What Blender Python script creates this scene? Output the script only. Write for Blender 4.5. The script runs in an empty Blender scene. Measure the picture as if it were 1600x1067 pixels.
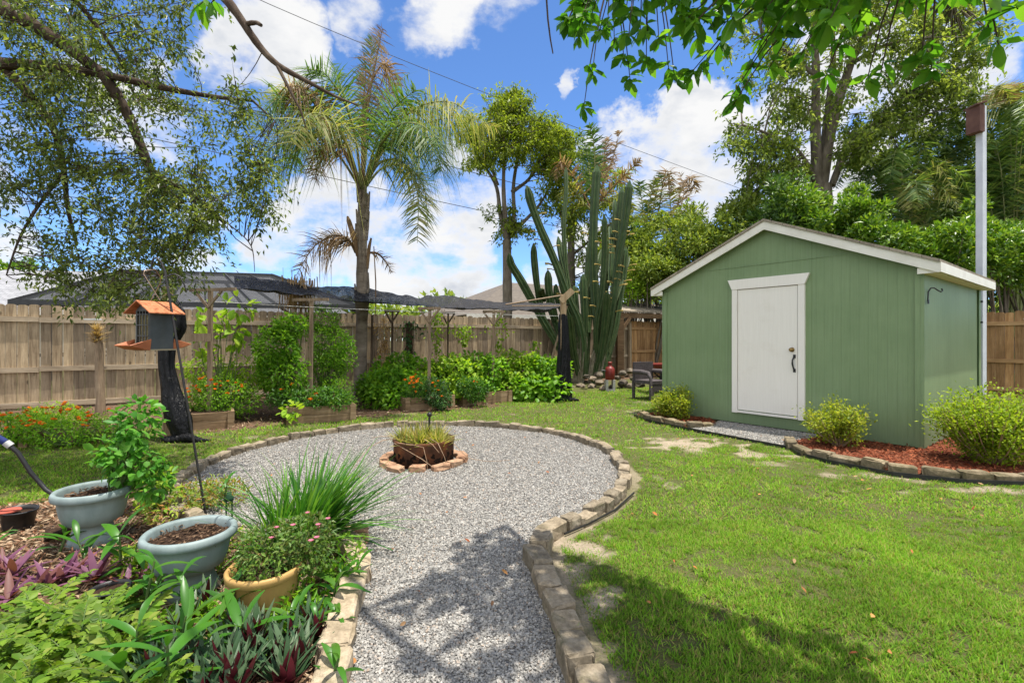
import bpy, math, random, zlib
import numpy as np
from mathutils import Vector, Matrix

RNG = np.random.default_rng(7)
random.seed(7)
F, H, CX, CY = 756.0, 1.35, 800.0, 530.0
S = bpy.context.scene
COL = S.collection

def P(px, py, Y):
    """the point seen at pixel (px, py) of the photograph that lies Y metres away"""
    return np.array([(px - CX) / F * Y, Y, H - (py - CY) / F * Y])

def G(px, py, z=0.0):
    Y = F * (H - z) / (py - CY)
    return P(px, py, Y)

def nrm(v):
    v = np.asarray(v, float)
    return v / np.maximum(np.linalg.norm(v, axis=-1, keepdims=True), 1e-9)

def rdir(n, rng=RNG):
    return nrm(rng.normal(size=(n, 3)))

# ------------------------------------------------------------------ objects
OFF = {}

def tag(o, label=None, cat=None, group=None, kind=None):
    if label: o['label'] = label
    if cat: o['category'] = cat
    if group: o['group'] = group
    if kind: o['kind'] = kind
    return o

def thing(name, label, cat, loc, rz=0.0, group=None):
    o = bpy.data.objects.new(name, None)
    o.empty_display_size = 0.1
    COL.objects.link(o)
    o.location = tuple(map(float, loc)); o.rotation_euler = (0, 0, rz)
    OFF[o.name] = np.array(loc, float)
    return tag(o, label, cat, group)

class Geo:
    """collects shapes into ONE mesh"""
    def __init__(s):
        s.V = []; s.Fq = []; s.Ft = []; s.n = 0
    def add(s, V, Fc, mi=0, smooth=0):
        V = np.asarray(V, float).reshape(-1, 3); Fc = np.asarray(Fc, int)
        s.V.append(V)
        if len(Fc):
            (s.Fq if Fc.shape[1] == 4 else s.Ft).append((Fc + s.n, mi, smooth))
        s.n += len(V)
        return s
    def add2(s, V, parts, mi=0, smooth=0):
        V = np.asarray(V, float).reshape(-1, 3)
        s.V.append(V)
        for Fc in parts:
            Fc = np.asarray(Fc, int)
            (s.Fq if Fc.shape[1] == 4 else s.Ft).append((Fc + s.n, mi, smooth))
        s.n += len(V)
        return s
    def box(s, c, size, rz=0.0, M=None, mi=0, taper=1.0):
        x, y, z = np.array(size) / 2.0
        V = np.array([[-x,-y,-z],[x,-y,-z],[x,y,-z],[-x,y,-z],[-x,-y,z],[x,-y,z],[x,y,z],[-x,y,z]], float)
        V[4:, :2] *= taper
        if M is not None: V = V @ np.array(M).T
        if rz:
            cz, sz = math.cos(rz), math.sin(rz)
            V = V @ np.array([[cz,-sz,0],[sz,cz,0],[0,0,1]]).T
        return s.add(V + np.array(c), [[3,2,1,0],[4,5,6,7],[0,1,5,4],[1,2,6,5],[2,3,7,6],[3,0,4,7]], mi)
    def bar(s, a, b, w, h, up=(0,0,1), mi=0):
        a = np.array(a, float); b = np.array(b, float)
        d = b - a; L = np.linalg.norm(d); d = d / L
        side = np.cross(d, up)
        if np.linalg.norm(side) < 1e-6: side = np.cross(d, (0,1,0))
        side = nrm(side); u = np.cross(side, d)
        return s.box((a+b)/2, (L, w, h), M=np.stack([d, side, u], 1), mi=mi)
    def tube(s, pts, r, n=6, mi=0, cap=True, star=0.0, smooth=1):
        pts = np.asarray(pts, float); m = len(pts)
        r = np.broadcast_to(np.asarray(r, float), (m,)) if np.ndim(r) else np.full(m, r)
        t = np.gradient(pts, axis=0); t = nrm(t)
        ref = np.array([0,0,1.0]) if abs(t[0][2]) < .9 else np.array([1.0,0,0])
        a = nrm(np.cross(t[0], ref)); rings = []
        ang = np.arange(n) / n * 2 * math.pi
        rad = np.ones(n)
        if star: rad = np.where(np.arange(n) % 2 == 0, 1.0, 1.0 - star)
        for i in range(m):
            a = nrm(a - t[i] * np.dot(a, t[i])); b = np.cross(t[i], a)
            rings.append(pts[i] + r[i] * ((np.cos(ang)*rad)[:, None] * a + (np.sin(ang)*rad)[:, None] * b))
        V = np.concatenate(rings)
        i = np.arange(m-1)[:, None] * n; j = np.arange(n)[None, :]; k = (j + 1) % n
        Fq = np.stack([i+j, i+k, i+n+k, i+n+j], -1).reshape(-1, 4)
        base = s.n
        s.add(V, Fq, mi, smooth)
        if cap:
            for ring, fl in ((0, True), (m-1, False)):
                c = pts[ring]; idx = np.arange(n); nx = (idx+1) % n
                tri = np.stack([idx, nx, np.full(n, n)], -1)
                if fl: tri = tri[:, ::-1]
                s.add(np.concatenate([V[ring*n:(ring+1)*n], c[None]]), tri, mi, smooth)
        return s
    def lathe(s, c, prof, n=28, mi=0, sx=1.0, sy=1.0, smooth=1, wob=0.0):
        """prof: list of (radius, z)"""
        prof = np.array(prof, float); m = len(prof); ang = np.arange(n)/n*2*math.pi
        wr = 1 + wob*np.sin(ang*3+1.3)
        V = np.stack([prof[:,0][:,None]*(np.cos(ang)*wr)[None]*sx, prof[:,0][:,None]*(np.sin(ang)*wr)[None]*sy, np.repeat(prof[:,1][:,None], n, 1)], -1).reshape(-1,3) + np.array(c)
        i = np.arange(m-1)[:,None]*n; j = np.arange(n)[None,:]; k=(j+1)%n
        return s.add(V, np.stack([i+j,i+k,i+n+k,i+n+j],-1).reshape(-1,4), mi, smooth)
    def poly(s, pts2, z0, z1, mi=0, M=None):
        """extrude a convex outline (list of x, y) from z0 to z1; M maps local -> world"""
        p = np.array(pts2, float); n = len(p)
        V = np.concatenate([np.c_[p, np.full(n, z0)], np.c_[p, np.full(n, z1)]])
        if M is not None: V = V @ np.array(M[0]).T + np.array(M[1])
        i = np.arange(n); j = (i+1) % n
        s.add(V, np.stack([i, j, j+n, i+n], -1), mi)
        tri = [[0, k+1, k] for k in range(1, n-1)]; tri2 = [[n, n+k, n+k+1] for k in range(1, n-1)]
        return s.add(V, tri + tri2, mi)
    def emit(s, name, mats, parent=None, origin=None, local=False):
        V = np.concatenate(s.V)
        if not local:
            if parent is not None: V = V - OFF[parent.name]
            elif origin is not None: V = V - np.array(origin, float)
        me = bpy.data.meshes.new(name)
        me.vertices.add(len(V)); me.vertices.foreach_set('co', V.astype(np.float32).ravel())
        fs = s.Fq + s.Ft
        loops = np.concatenate([f.ravel() for f, _, _ in fs])
        cnt = np.concatenate([np.full(len(f), f.shape[1]) for f, _, _ in fs])
        mi = np.concatenate([np.full(len(f), m) for f, m, _ in fs])
        sm = np.concatenate([np.full(len(f), q, bool) for f, _, q in fs])
        me.loops.add(len(loops)); me.loops.foreach_set('vertex_index', loops.astype(np.int32))
        me.polygons.add(len(cnt))
        st = np.concatenate([[0], np.cumsum(cnt)[:-1]])
        me.polygons.foreach_set('loop_start', st.astype(np.int32))
        me.polygons.foreach_set('material_index', mi.astype(np.int32))
        me.polygons.foreach_set('use_smooth', sm)
        for m in (mats if isinstance(mats, (list, tuple)) else [mats]): me.materials.append(m)
        me.update(calc_edges=True); me.validate()
        o = bpy.data.objects.new(name, me); COL.objects.link(o)
        if parent is not None:
            o.parent = parent; OFF[o.name] = OFF[parent.name]
        else:
            if origin is not None and not local: o.location = tuple(map(float, origin))
            OFF[o.name] = np.array(origin if origin is not None else (0,0,0), float)
        return o
    # ---- foliage
    def leaves(s, pos, axis, up, L, W, mi=0, fold=.15, droop=0.0, big=False):
        pos = np.asarray(pos, float); N = len(pos)
        if N == 0: return s
        axis = nrm(axis); side = nrm(np.cross(axis, up)); n = np.cross(side, axis)
        L = np.broadcast_to(np.asarray(L, float), (N,))[:, None]; W = np.broadcast_to(np.asarray(W, float), (N,))[:, None]
        if not big:
            v = np.stack([pos, pos + axis*L*.45 + side*W*.5 + n*W*fold, pos + axis*L - n*L*droop, pos + axis*L*.45 - side*W*.5 + n*W*fold], 1)
            b = np.arange(N)[:, None]*4
            return s.add(v, np.concatenate([b + [0,1,2], b + [0,2,3]]), mi)
        g = lambda t, sd, w, dr: pos + axis*L*t + side*W*sd*w + n*(W*abs(sd)*fold*2*w - L*dr)
        d = droop
        v = np.stack([g(0,0,1,0), g(.3,0,1,d*.09), g(.68,0,1,d*.46), g(1,0,1,d), g(.30,.5,.76,d*.09), g(.66,.5,.92,d*.46), g(.30,-.5,.76,d*.09), g(.66,-.5,.92,d*.46)], 1)
        b = np.arange(N)[:, None]*8
        return s.add2(v, [np.concatenate([b+[0,4,1], b+[2,5,3], b+[0,1,6], b+[2,3,7]]), np.concatenate([b+[1,4,5,2], b+[1,2,7,6]])], mi, 1)
    def blades(s, pos, d, side, L, W, bend, nseg=2, mi=0, prof=None, fold=0.0):
        pos = np.asarray(pos, float); N = len(pos)
        if N == 0: return s
        d = nrm(d); side = nrm(side); L = np.broadcast_to(np.asarray(L, float), (N,))[:, None]; W = np.broadcast_to(np.asarray(W, float), (N,))[:, None]
        bend = np.broadcast_to(np.asarray(bend, float), (N, 3))
        rows = []
        for k in range(nseg + 1):
            t = k / nseg
            c = pos + d*L*t + bend*L*t*t
            w = (prof[k] if prof is not None else (1 - t**1.6)*.9 + .1) * W * .5
            if k < nseg: rows += [c - side*w, c + side*w]
            else: rows += [c]
        v = np.stack(rows, 1); K = v.shape[1]; b = np.arange(N)[:, None]*K
        q = [b + [2*k, 2*k+1, 2*k+3, 2*k+2] for k in range(nseg-1)]
        parts = [b + [2*nseg-2, 2*nseg-1, 2*nseg]]
        if q: parts.append(np.concatenate(q))
        return s.add2(v, parts, mi, 1)

def copy_thing(o, loc, rz, label=None, scale=None):
    c = o.copy(); COL.objects.link(c); c.location = loc; c.rotation_euler = (0,0,rz)
    if label: c['label'] = label
    if scale is not None: c.scale = scale
    for ch in list(o.children):
        d = ch.copy(); COL.objects.link(d); d.parent = c
        for g in ch.children:
            e = g.copy(); COL.objects.link(e); e.parent = d
    return c

# ------------------------------------------------------------------ noise
def _h(ix, iy, seed):
    n = (ix.astype(np.int64)*374761393 + iy.astype(np.int64)*668265263 + seed*1442695041) & 0x7fffffff
    n = ((n ^ (n >> 13)) * 1274126177) & 0x7fffffff
    return ((n ^ (n >> 16)) & 0xffff) / 65535.0
def vnoise(x, y, seed=0):
    x = np.asarray(x, float); y = np.asarray(y, float)
    ix = np.floor(x); iy = np.floor(y); fx = x-ix; fy = y-iy
    fx = fx*fx*(3-2*fx); fy = fy*fy*(3-2*fy)
    a=_h(ix,iy,seed); b=_h(ix+1,iy,seed); c=_h(ix,iy+1,seed); d=_h(ix+1,iy+1,seed)
    return (a*(1-fx)+b*fx)*(1-fy) + (c*(1-fx)+d*fx)*fy
def fbm(x, y, seed=0, o=4):
    t = 0; amp = .5; 
    for k in range(o):
        t = t + amp*vnoise(x*2**k, y*2**k, seed+k); amp *= .5
    return t/(1-.5**o)
def sstep(a, b, x):
    t = np.clip((x-a)/(b-a), 0, 1); return t*t*(3-2*t)
def inpoly(x, y, poly):
    x = np.asarray(x); y = np.asarray(y); c = np.zeros(x.shape, bool); n = len(poly)
    for i in range(n):
        x0,y0 = poly[i]; x1,y1 = poly[(i+1)%n]
        if y0 == y1: continue
        m = ((y0 > y) != (y1 > y)) & (x < (x1-x0)*(y-y0)/(y1-y0) + x0)
        c ^= m
    return c

# ------------------------------------------------------------------ materials
class NT:
    def __init__(s, name):
        s.m = bpy.data.materials.new(name); s.m.use_nodes = True
        s.t = s.m.node_tree; s.t.nodes.clear()
        s.out = s.n('ShaderNodeOutputMaterial')
    def n(s, kind, **kw):
        nd = s.t.nodes.new(kind)
        for k, v in kw.items(): setattr(nd, k, v)
        return nd
    def l(s, a, b): s.t.links.new(a, b)
    def set(s, sock, v):
        if hasattr(v, 'links') or isinstance(v, bpy.types.NodeSocket): s.l(v, sock)
        else: sock.default_value = v
    def coord(s, kind='Object'): return s.n('ShaderNodeTexCoord').outputs[kind]
    def map(s, vec, scale=(1,1,1), rot=(0,0,0), loc=(0,0,0)):
        m = s.n('ShaderNodeMapping'); s.l(vec, m.inputs['Vector'])
        m.inputs['Scale'].default_value = scale; m.inputs['Rotation'].default_value = rot; m.inputs['Location'].default_value = loc
        return m.outputs[0]
    def noise(s, vec, scale=5, detail=4, rough=.55, dist=0):
        m = s.n('ShaderNodeTexNoise'); s.l(vec, m.inputs['Vector'])
        for k, v in (('Scale',scale),('Detail',detail),('Roughness',rough),('Distortion',dist)): m.inputs[k].default_value = v
        return m.outputs['Fac']
    def voro(s, vec, scale=5, out='Distance', feature='F1', rnd=1.0):
        m = s.n('ShaderNodeTexVoronoi', feature=feature); s.l(vec, m.inputs['Vector']); m.inputs['Scale'].default_value = scale; m.inputs['Randomness'].default_value = rnd
        return m.outputs[out]
    def ramp(s, fac, stops, interp='LINEAR'):
        r = s.n('ShaderNodeValToRGB'); s.l(fac, r.inputs[0]); r.color_ramp.interpolation = interp
        e = r.color_ramp.elements
        while len(e) < len(stops): e.new(.5)
        for el, (p, c) in zip(e, stops):
            el.position = p; el.color = (*c, 1) if not np.isscalar(c) else (c, c, c, 1)
        return r.outputs[0]
    def mix(s, fac, a, b, mode='MIX'):
        m = s.n('ShaderNodeMix', data_type='RGBA', blend_type=mode)
        s.set(m.inputs[0], fac)
        for i, v in ((6, a), (7, b)):
            s.set(m.inputs[i], v if not isinstance(v, tuple) else (*v, 1))
        return m.outputs[2]
    def math(s, op, a, b=0.0, c=None):
        m = s.n('ShaderNodeMath', operation=op); s.set(m.inputs[0], a); s.set(m.inputs[1], b)
        if c is not None: s.set(m.inputs[2], c)
        return m.outputs[0]
    def bump(s, h, strength=.5, dist=.01):
        b = s.n('ShaderNodeBump'); s.l(h, b.inputs['Height']); b.inputs['Strength'].default_value = strength; b.inputs['Distance'].default_value = dist
        return b.outputs[0]
    def island(s): return s.n('ShaderNodeNewGeometry').outputs['Random Per Island']
    def objrand(s): return s.n('ShaderNodeObjectInfo').outputs['Random']
    def pbr(s, color, rough=.7, spec=.3, metal=0.0, normal=None, coat=0):
        p = s.n('ShaderNodeBsdfPrincipled')
        s.set(p.inputs['Base Color'], (*color, 1) if isinstance(color, tuple) else color)
        s.set(p.inputs['Roughness'], rough); p.inputs['Specular IOR Level'].default_value = spec; s.set(p.inputs['Metallic'], metal)
        if normal is not None: s.l(normal, p.inputs['Normal'])
        return p.outputs[0]
    def done(s, sh): s.l(sh, s.out.inputs['Surface']); return s.m

def m_leaf(name, stops, trans=.35, rough=.45, spec=.35, clump=1.2, camt=.35):
    """leaf colours differ from leaf to leaf and from spray to spray"""
    t = NT(name)
    c = t.ramp(t.island(), [(i/(len(stops)-1) if len(stops)>1 else 0, k) for i, k in enumerate(stops)])
    nz = t.noise(t.coord('Object'), clump, 3, .6)
    c2 = t.mix(1.0, c, t.ramp(nz, [(.3, (1-camt, 1-camt, 1-camt)), (.7, (1+camt*.9, 1+camt*.75, 1+camt*.3))]), 'MULTIPLY')
    p = t.pbr(c2, rough, spec)
    tr = t.n('ShaderNodeBsdfTranslucent'); t.l(t.mix(1.0, c2, (1.5, 1.45, .7), 'MULTIPLY'), tr.inputs[0])
    mx = t.n('ShaderNodeMixShader'); mx.inputs[0].default_value = trans
    t.l(p, mx.inputs[1]); t.l(tr.outputs[0], mx.inputs[2])
    return t.done(mx.outputs[0])

def m_noise(name, a, b, scale=6, rough=.8, spec=.2, bump=.3, bdist=.01, stretch=(1,1,1), isl=.0, detail=6, mid=None, metal=0.0, rnd=0.0):
    t = NT(name)
    v = t.map(t.coord('Object'), stretch)
    n = t.noise(v, scale, detail, .6)
    stops = [(.3, a), (.7, b)] if mid is None else [(.28, a), (.5, mid), (.72, b)]
    c = t.ramp(n, stops)
    if isl: c = t.mix(1.0, c, t.ramp(t.island(), [(0, 1-isl), (1, 1+isl*.6)]), 'MULTIPLY')
    if rnd: c = t.mix(1.0, c, t.ramp(t.objrand(), [(0, 1-rnd), (1, 1+rnd)]), 'MULTIPLY')
    n2 = t.noise(v, scale*4, 4, .6)
    return t.done(t.pbr(c, rough, spec, metal, t.bump(n2, bump, bdist) if bump else None))
# ================================================================== camera, sky, sun
cam = bpy.data.cameras.new('camera'); cam.lens = 36*F/1600; cam.sensor_width = 36; cam.clip_end = 2000; cam.clip_start = .02
cam.shift_y = -3.5/1600
co = bpy.data.objects.new('camera', cam); COL.objects.link(co); co.location = (0, 0, H); co.rotation_euler = (math.pi/2, 0, 0)
S.camera = co

SUN_EL, SUN_AZ = 79.0, np.array([.99, -.12])       # towards the sun
sd = np.array([*(nrm(SUN_AZ)*math.cos(math.radians(SUN_EL))), math.sin(math.radians(SUN_EL))])
sun = bpy.data.lights.new('sun', 'SUN'); sun.energy = 4.6; sun.angle = math.radians(.53); sun.color = (1, .95, .86)
so = bpy.data.objects.new('sun', sun); COL.objects.link(so); so.location = (0, 0, 30)
so.rotation_euler = Vector(sd).to_track_quat('Z', 'Y').to_euler()

W = bpy.data.worlds.new('World'); S.world = W; W.use_nodes = True
wt = W.node_tree; wt.nodes.clear()
class WN(NT):
    def __init__(s): s.t = wt; s.out = s.n('ShaderNodeOutputWorld')
w = WN()
sky = w.n('ShaderNodeTexSky', sky_type='NISHITA'); sky.sun_disc = False
sky.sun_elevation = math.radians(SUN_EL); sky.sun_rotation = math.atan2(SUN_AZ[0], SUN_AZ[1])
sky.air_density = .85; sky.dust_density = .05; sky.ozone_density = 4.0; sky.altitude = 1500
hs = w.n('ShaderNodeHueSaturation'); hs.inputs["Saturation"].default_value = 1.06; w.l(sky.outputs[0], hs.inputs['Color'])
bg1 = w.n('ShaderNodeBackground'); bg1.inputs[1].default_value = .15; w.l(w.mix(1.0, hs.outputs[0], (.80, .90, 1.0), "MULTIPLY"), bg1.inputs[0])
dirv = w.coord('Generated')
# clouds: soft banks of vapour, placed by direction, ragged by noise
warp = w.n('ShaderNodeTexNoise'); w.l(dirv, warp.inputs['Vector']); warp.inputs['Scale'].default_value = 3.2; warp.inputs['Detail'].default_value = 7; warp.inputs['Roughness'].default_value = .62
wv = w.n('ShaderNodeVectorMath', operation='MULTIPLY_ADD'); w.l(warp.outputs['Color'], wv.inputs[0]); wv.inputs[1].default_value = (.34, .34, .30); 
sub = w.n('ShaderNodeVectorMath', operation='ADD'); w.l(dirv, sub.inputs[0]); sub.inputs[1].default_value = (-.17, -.17, -.15)
w.l(sub.outputs[0], wv.inputs[2])
nv = w.n('ShaderNodeVectorMath', operation='NORMALIZE'); w.l(wv.outputs[0], nv.inputs[0])
BLOBS = [(430,45,95,1),(380,95,60,.8),(250,140,100,.9),(560,10,70,.8),(700,20,90,.8),(790,15,70,.6),(620,55,40,.5),(1000,200,65,1),(1060,165,65,1),(1115,190,60,1),(1085,225,80,1),(1030,250,90,.9),(950,235,50,.8),(1150,290,100,1),
         (540,330,85,.95),(450,350,70,.9),(640,330,60,.9),(720,300,70,.8),(700,380,85,.95),(590,390,60,.9),(420,400,70,.9),(520,440,70,.9),(360,470,60,.9),(640,470,70,.8),(760,450,70,.8),(860,430,60,.8),(480,480,50,.6),(300,430,70,.9),(200,450,60,.8),(620,430,70,.9),(900,400,70,.8),(960,450,80,.9),(100,440,60,.8),(1010,380,60,.8),(820,350,40,.5),(1230,150,90,1),(1330,60,120,.9),(1450,150,120,.85),(1560,50,110,.8),
         (1480,280,160,.8),(80,200,110,.6),(20,370,60,.9),(160,70,70,.6),(905,95,22,.9),(1250,300,120,.9),(300,290,70,.7),(-300,250,260,1),(-700,100,200,.9),(2100,200,330,1),(2000,-300,250,.9),(800,-700,260,.9),(300,-500,200,.8),(1300,-420,220,.9)]
acc = None
for (px, py, r, k) in BLOBS:
    d = nrm(np.array([(px-CX)/F, 1.0, (CY-py)/F]))
    a = math.atan(r/F/np.linalg.norm([(px-CX)/F, 1.0, (CY-py)/F])*1.0)
    dp = w.n('ShaderNodeVectorMath', operation='DOT_PRODUCT'); w.l(nv.outputs[0], dp.inputs[0]); dp.inputs[1].default_value = tuple(d)
    mr = w.n('ShaderNodeMapRange', interpolation_type='SMOOTHSTEP'); w.l(dp.outputs['Value'], mr.inputs[0])
    mr.inputs[1].default_value = math.cos(a*1.25); mr.inputs[2].default_value = math.cos(a*.35); mr.inputs[3].default_value = 0; mr.inputs[4].default_value = k
    acc = mr.outputs[0] if acc is None else w.math('MAXIMUM', acc, mr.outputs[0])
# unseen cloud behind the camera, widened to add fill light on surfaces facing it
sep = w.n('ShaderNodeSeparateXYZ'); w.l(dirv, sep.inputs[0])
back = w.n('ShaderNodeTexNoise'); w.l(dirv, back.inputs['Vector']); back.inputs['Scale'].default_value = 2.3; back.inputs['Detail'].default_value = 6
mrb = w.n('ShaderNodeMapRange', interpolation_type='SMOOTHSTEP'); w.l(sep.outputs['Y'], mrb.inputs[0]); mrb.inputs[1].default_value = .25; mrb.inputs[2].default_value = -.1
bk = w.math('MULTIPLY', w.ramp(back.outputs['Fac'], [(.30, 0), (.48, 1)]), mrb.outputs[0])
acc = w.math('MAXIMUM', acc, bk)
fine = w.n('ShaderNodeTexNoise'); w.l(w.map(dirv, (1, 1, 1.7)), fine.inputs['Vector']); fine.inputs['Scale'].default_value = 6.5; fine.inputs['Detail'].default_value = 9; fine.inputs['Roughness'].default_value = .6
dens = w.math('ADD', acc, w.math('MULTIPLY_ADD', fine.outputs['Fac'], 2.1, -1.14))
mask = w.n('ShaderNodeMapRange', interpolation_type='SMOOTHSTEP'); w.l(dens, mask.inputs[0]); mask.inputs[1].default_value = .40; mask.inputs[2].default_value = .92
thick = w.n('ShaderNodeMapRange', interpolation_type='SMOOTHSTEP'); w.l(dens, thick.inputs[0]); thick.inputs[1].default_value = .6; thick.inputs[2].default_value = 1.3
body = w.n('ShaderNodeTexNoise'); w.l(w.map(dirv, (1, 1, 2.2), loc=(.3, .2, .15)), body.inputs['Vector']); body.inputs['Scale'].default_value = 5.5; body.inputs['Detail'].default_value = 6; body.inputs['Roughness'].default_value = .55
grey = w.math('MULTIPLY', thick.outputs[0], w.ramp(body.outputs['Fac'], [(.42, 0.0), (.66, 1.0)]))
cc = w.mix(grey, (1.0, 1.0, 1.0), (.50, .56, .67))
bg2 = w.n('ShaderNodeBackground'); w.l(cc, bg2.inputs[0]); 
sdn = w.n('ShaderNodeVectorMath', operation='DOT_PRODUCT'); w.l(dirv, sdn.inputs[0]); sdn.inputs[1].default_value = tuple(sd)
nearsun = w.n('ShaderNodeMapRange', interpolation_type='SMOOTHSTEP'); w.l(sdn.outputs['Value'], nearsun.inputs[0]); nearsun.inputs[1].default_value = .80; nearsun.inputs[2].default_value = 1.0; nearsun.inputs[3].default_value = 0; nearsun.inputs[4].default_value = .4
rear_fill = w.n('ShaderNodeMapRange', interpolation_type='SMOOTHSTEP'); w.l(sep.outputs['Y'], rear_fill.inputs[0]); rear_fill.inputs[1].default_value = .1; rear_fill.inputs[2].default_value = -.5; rear_fill.inputs[3].default_value = .56; rear_fill.inputs[4].default_value = 1.15
w.l(w.math('ADD', nearsun.outputs[0], rear_fill.outputs[0]), bg2.inputs[1])  # clouds brightened near the sun and behind the camera as added fill
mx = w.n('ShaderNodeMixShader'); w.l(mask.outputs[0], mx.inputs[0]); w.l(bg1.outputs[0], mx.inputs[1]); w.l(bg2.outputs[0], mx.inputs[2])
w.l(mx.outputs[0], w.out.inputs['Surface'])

S.view_settings.view_transform = 'Standard'; S.view_settings.look = 'None'; S.view_settings.exposure = .78; S.view_settings.gamma = 1
S.view_settings.use_curve_mapping = False
S.cycles.max_bounces = 6; S.cycles.diffuse_bounces = 3; S.cycles.glossy_bounces = 2; S.cycles.transmission_bounces = 4; S.cycles.transparent_max_bounces = 12
S.cycles.use_adaptive_sampling = True; S.cycles.adaptive_threshold = .01
S.cycles.use_denoising = True
S.cycles.caustics_reflective = False; S.cycles.caustics_refractive = False

# ================================================================== layout
CC = np.array([-1.05, 5.35]); CR = 2.14                       # gravel circle
FP = np.array([.75, 14.2]); FD = nrm(np.array([.857, .516])); FN = np.array([FD[1], -FD[0]])   # back fence line, and its yard side
CORNER = FP + FD*7.0
RD = FN                                                       # the right fence runs towards us
SHL = np.array([2.72, 8.72]); SU = np.array([.609, -.793]); SW = np.array([.793, .609])        # shed corner and axes
SHW, SHD = 3.67, 3.2
def xl(y): return np.interp(y, [-2, 0, 1.9, 2.43, 3.09, 3.4], [-.70, -.72, -.775, -.85, -.95, -1.0])
def xr(y): return np.interp(y, [-2, 0, 1.9, 2.17, 2.49, 2.83, 3.19, 3.5], [.45, .4, .33, .28, .24, .18, .12, .2])
RIGHT = [(.50,-2),(.44,.3),(.41,.75),(.36,1.3),(.31,1.78),(.28,2.01),(.243,2.30),(.185,2.70),(.155,3.0),(.165,3.18),(.26,3.33),(.47,3.53),(.71,3.80),(.95,4.22),(1.09,4.6)]
LEFT = [(-1.4,3.16),(-1.12,3.12),(-.93,2.97),(-.83,2.55),(-.745,2.1),(-.69,1.76),(-.65,1.2),(-.62,.5),(-.6,-2)]
EDGE = np.array(RIGHT + [tuple(CC + (CR+.075)*np.array([math.cos(a), math.sin(a)])) for a in np.linspace(math.radians(-14), math.radians(254), 110)] + LEFT)
def dense(p, n=600):
    s_ = np.concatenate([[0], np.cumsum(np.linalg.norm(np.diff(p, axis=0), axis=1))]); q = np.linspace(0, s_[-1], n)
    c = np.stack([np.interp(q, s_, p[:, 0]), np.interp(q, s_, p[:, 1])], 1)
    for _ in range(6): c[1:-1] = (c[:-2]+2*c[1:-1]+c[2:])/4
    return c
EDGE = dense(EDGE)
_t = nrm(np.gradient(EDGE, axis=0)); EN = np.stack([_t[:, 1], -_t[:, 0]], 1)          # points away from the gravel
def in_gravel(x, y, pad=0):
    return inpoly(x, y, [tuple(p) for p in (EDGE + EN*pad)[::4]])
MBED = [(-.64,-1.5),(-.72,1.9),(-.92,3.0),(-1.1,3.2),(-1.9,3.3),(-2.7,3.95),(-3.25,4.6),(-3.7,4.1),(-4.6,3.75),(-8,3.5),(-8,-1.5)]
def shed_uv(x, y): 
    dx = x-SHL[0]; dy = y-SHL[1]
    return dx*SU[0]+dy*SU[1], dx*SW[0]+dy*SW[1]
BED_L = [(2.2,8.5),(2.3,8.05),(2.45,7.73),(2.63,7.30),(2.95,7.32),(3.18,7.56),(3.3,8.0),(2.75,8.7)]
BED_R = [(3.57,6.3),(3.45,5.95),(3.40,5.65),(3.52,5.32),(3.82,4.85),(4.26,4.60),(4.80,4.52),(5.4,4.6),(6.2,4.9),(7.4,6.2),(7.6,7.6),(6.6,7.3),(5.0,5.9),(4.4,6.6)]
STRIP = [(2.66,7.19),(3.0,6.6),(3.41,5.93),(3.60,6.25),(4.3,6.68),(3.4,7.9),(3.15,7.6),(2.95,7.36)]
def fence_d(x, y): return (x-FP[0])*FN[0] + (y-FP[1])*FN[1]
def soil_mulch(x, y):
    """how bare the lawn is, and how much litter lies on it"""
    n = fbm(x*.9, y*.9, 3, 4); n2 = fbm(x*3.1, y*3.1, 9, 3)
    s = sstep(.60, .80, n*.62 + n2*.38)*.6
    eg = inpoly(x, y, [tuple(p) for p in (EDGE + EN*(.16))[::6]]) & (y > -1.5); s = np.where(eg, np.maximum(s, .25+.6*n2), s)
    for (bx, by, rx, ry, k) in [(2.3,6.2,.75,.34,.92),(2.85,5.7,.5,.26,.9),(3.05,5.3,.35,.22,.7),(3.55,4.72,.6,.13,.7),(4.5,4.35,1.2,.10,.8),(.40,3.2,.2,.3,.95),(.42,2.5,.13,.6,.85),(.48,1.6,.13,.7,.8),(1.45,4.6,.1,.3,.7),(1.9,9.4,.4,.3,.5),(2.35,8.8,.3,.5,.7),(2.9,10.2,.4,.4,.6)]:
        d = np.hypot((x-bx)/rx, (y-by)/ry); s = np.maximum(s, k*.9*sstep(1.45, .2, d + (fbm(x*7, y*7, 13, 3)-.5)*3.4))
    fd = fence_d(x, y)
    m = sstep(2.9, 2.1, fd + (n2-.5)*.9) * sstep(1.2, .4, x)
    m = np.maximum(m, sstep(3.7, 3.1, fd+(n2-.5)*.8)*sstep(-5.4,-4.9,x)*sstep(.1,-.6,x))
    m = np.maximum(m, sstep(1.0, .4, fd + (n2-.5)*.6))*sstep(-1.6, -.8, fd)
    inside = inpoly(x, y, MBED); m = np.where(inside, 1.0, m)
    for bp in (BED_L, BED_R): m = np.where(inpoly(x, y, bp), 1.0, m)
    return np.clip(s, 0, 1), np.clip(m, 0, 1)

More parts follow.
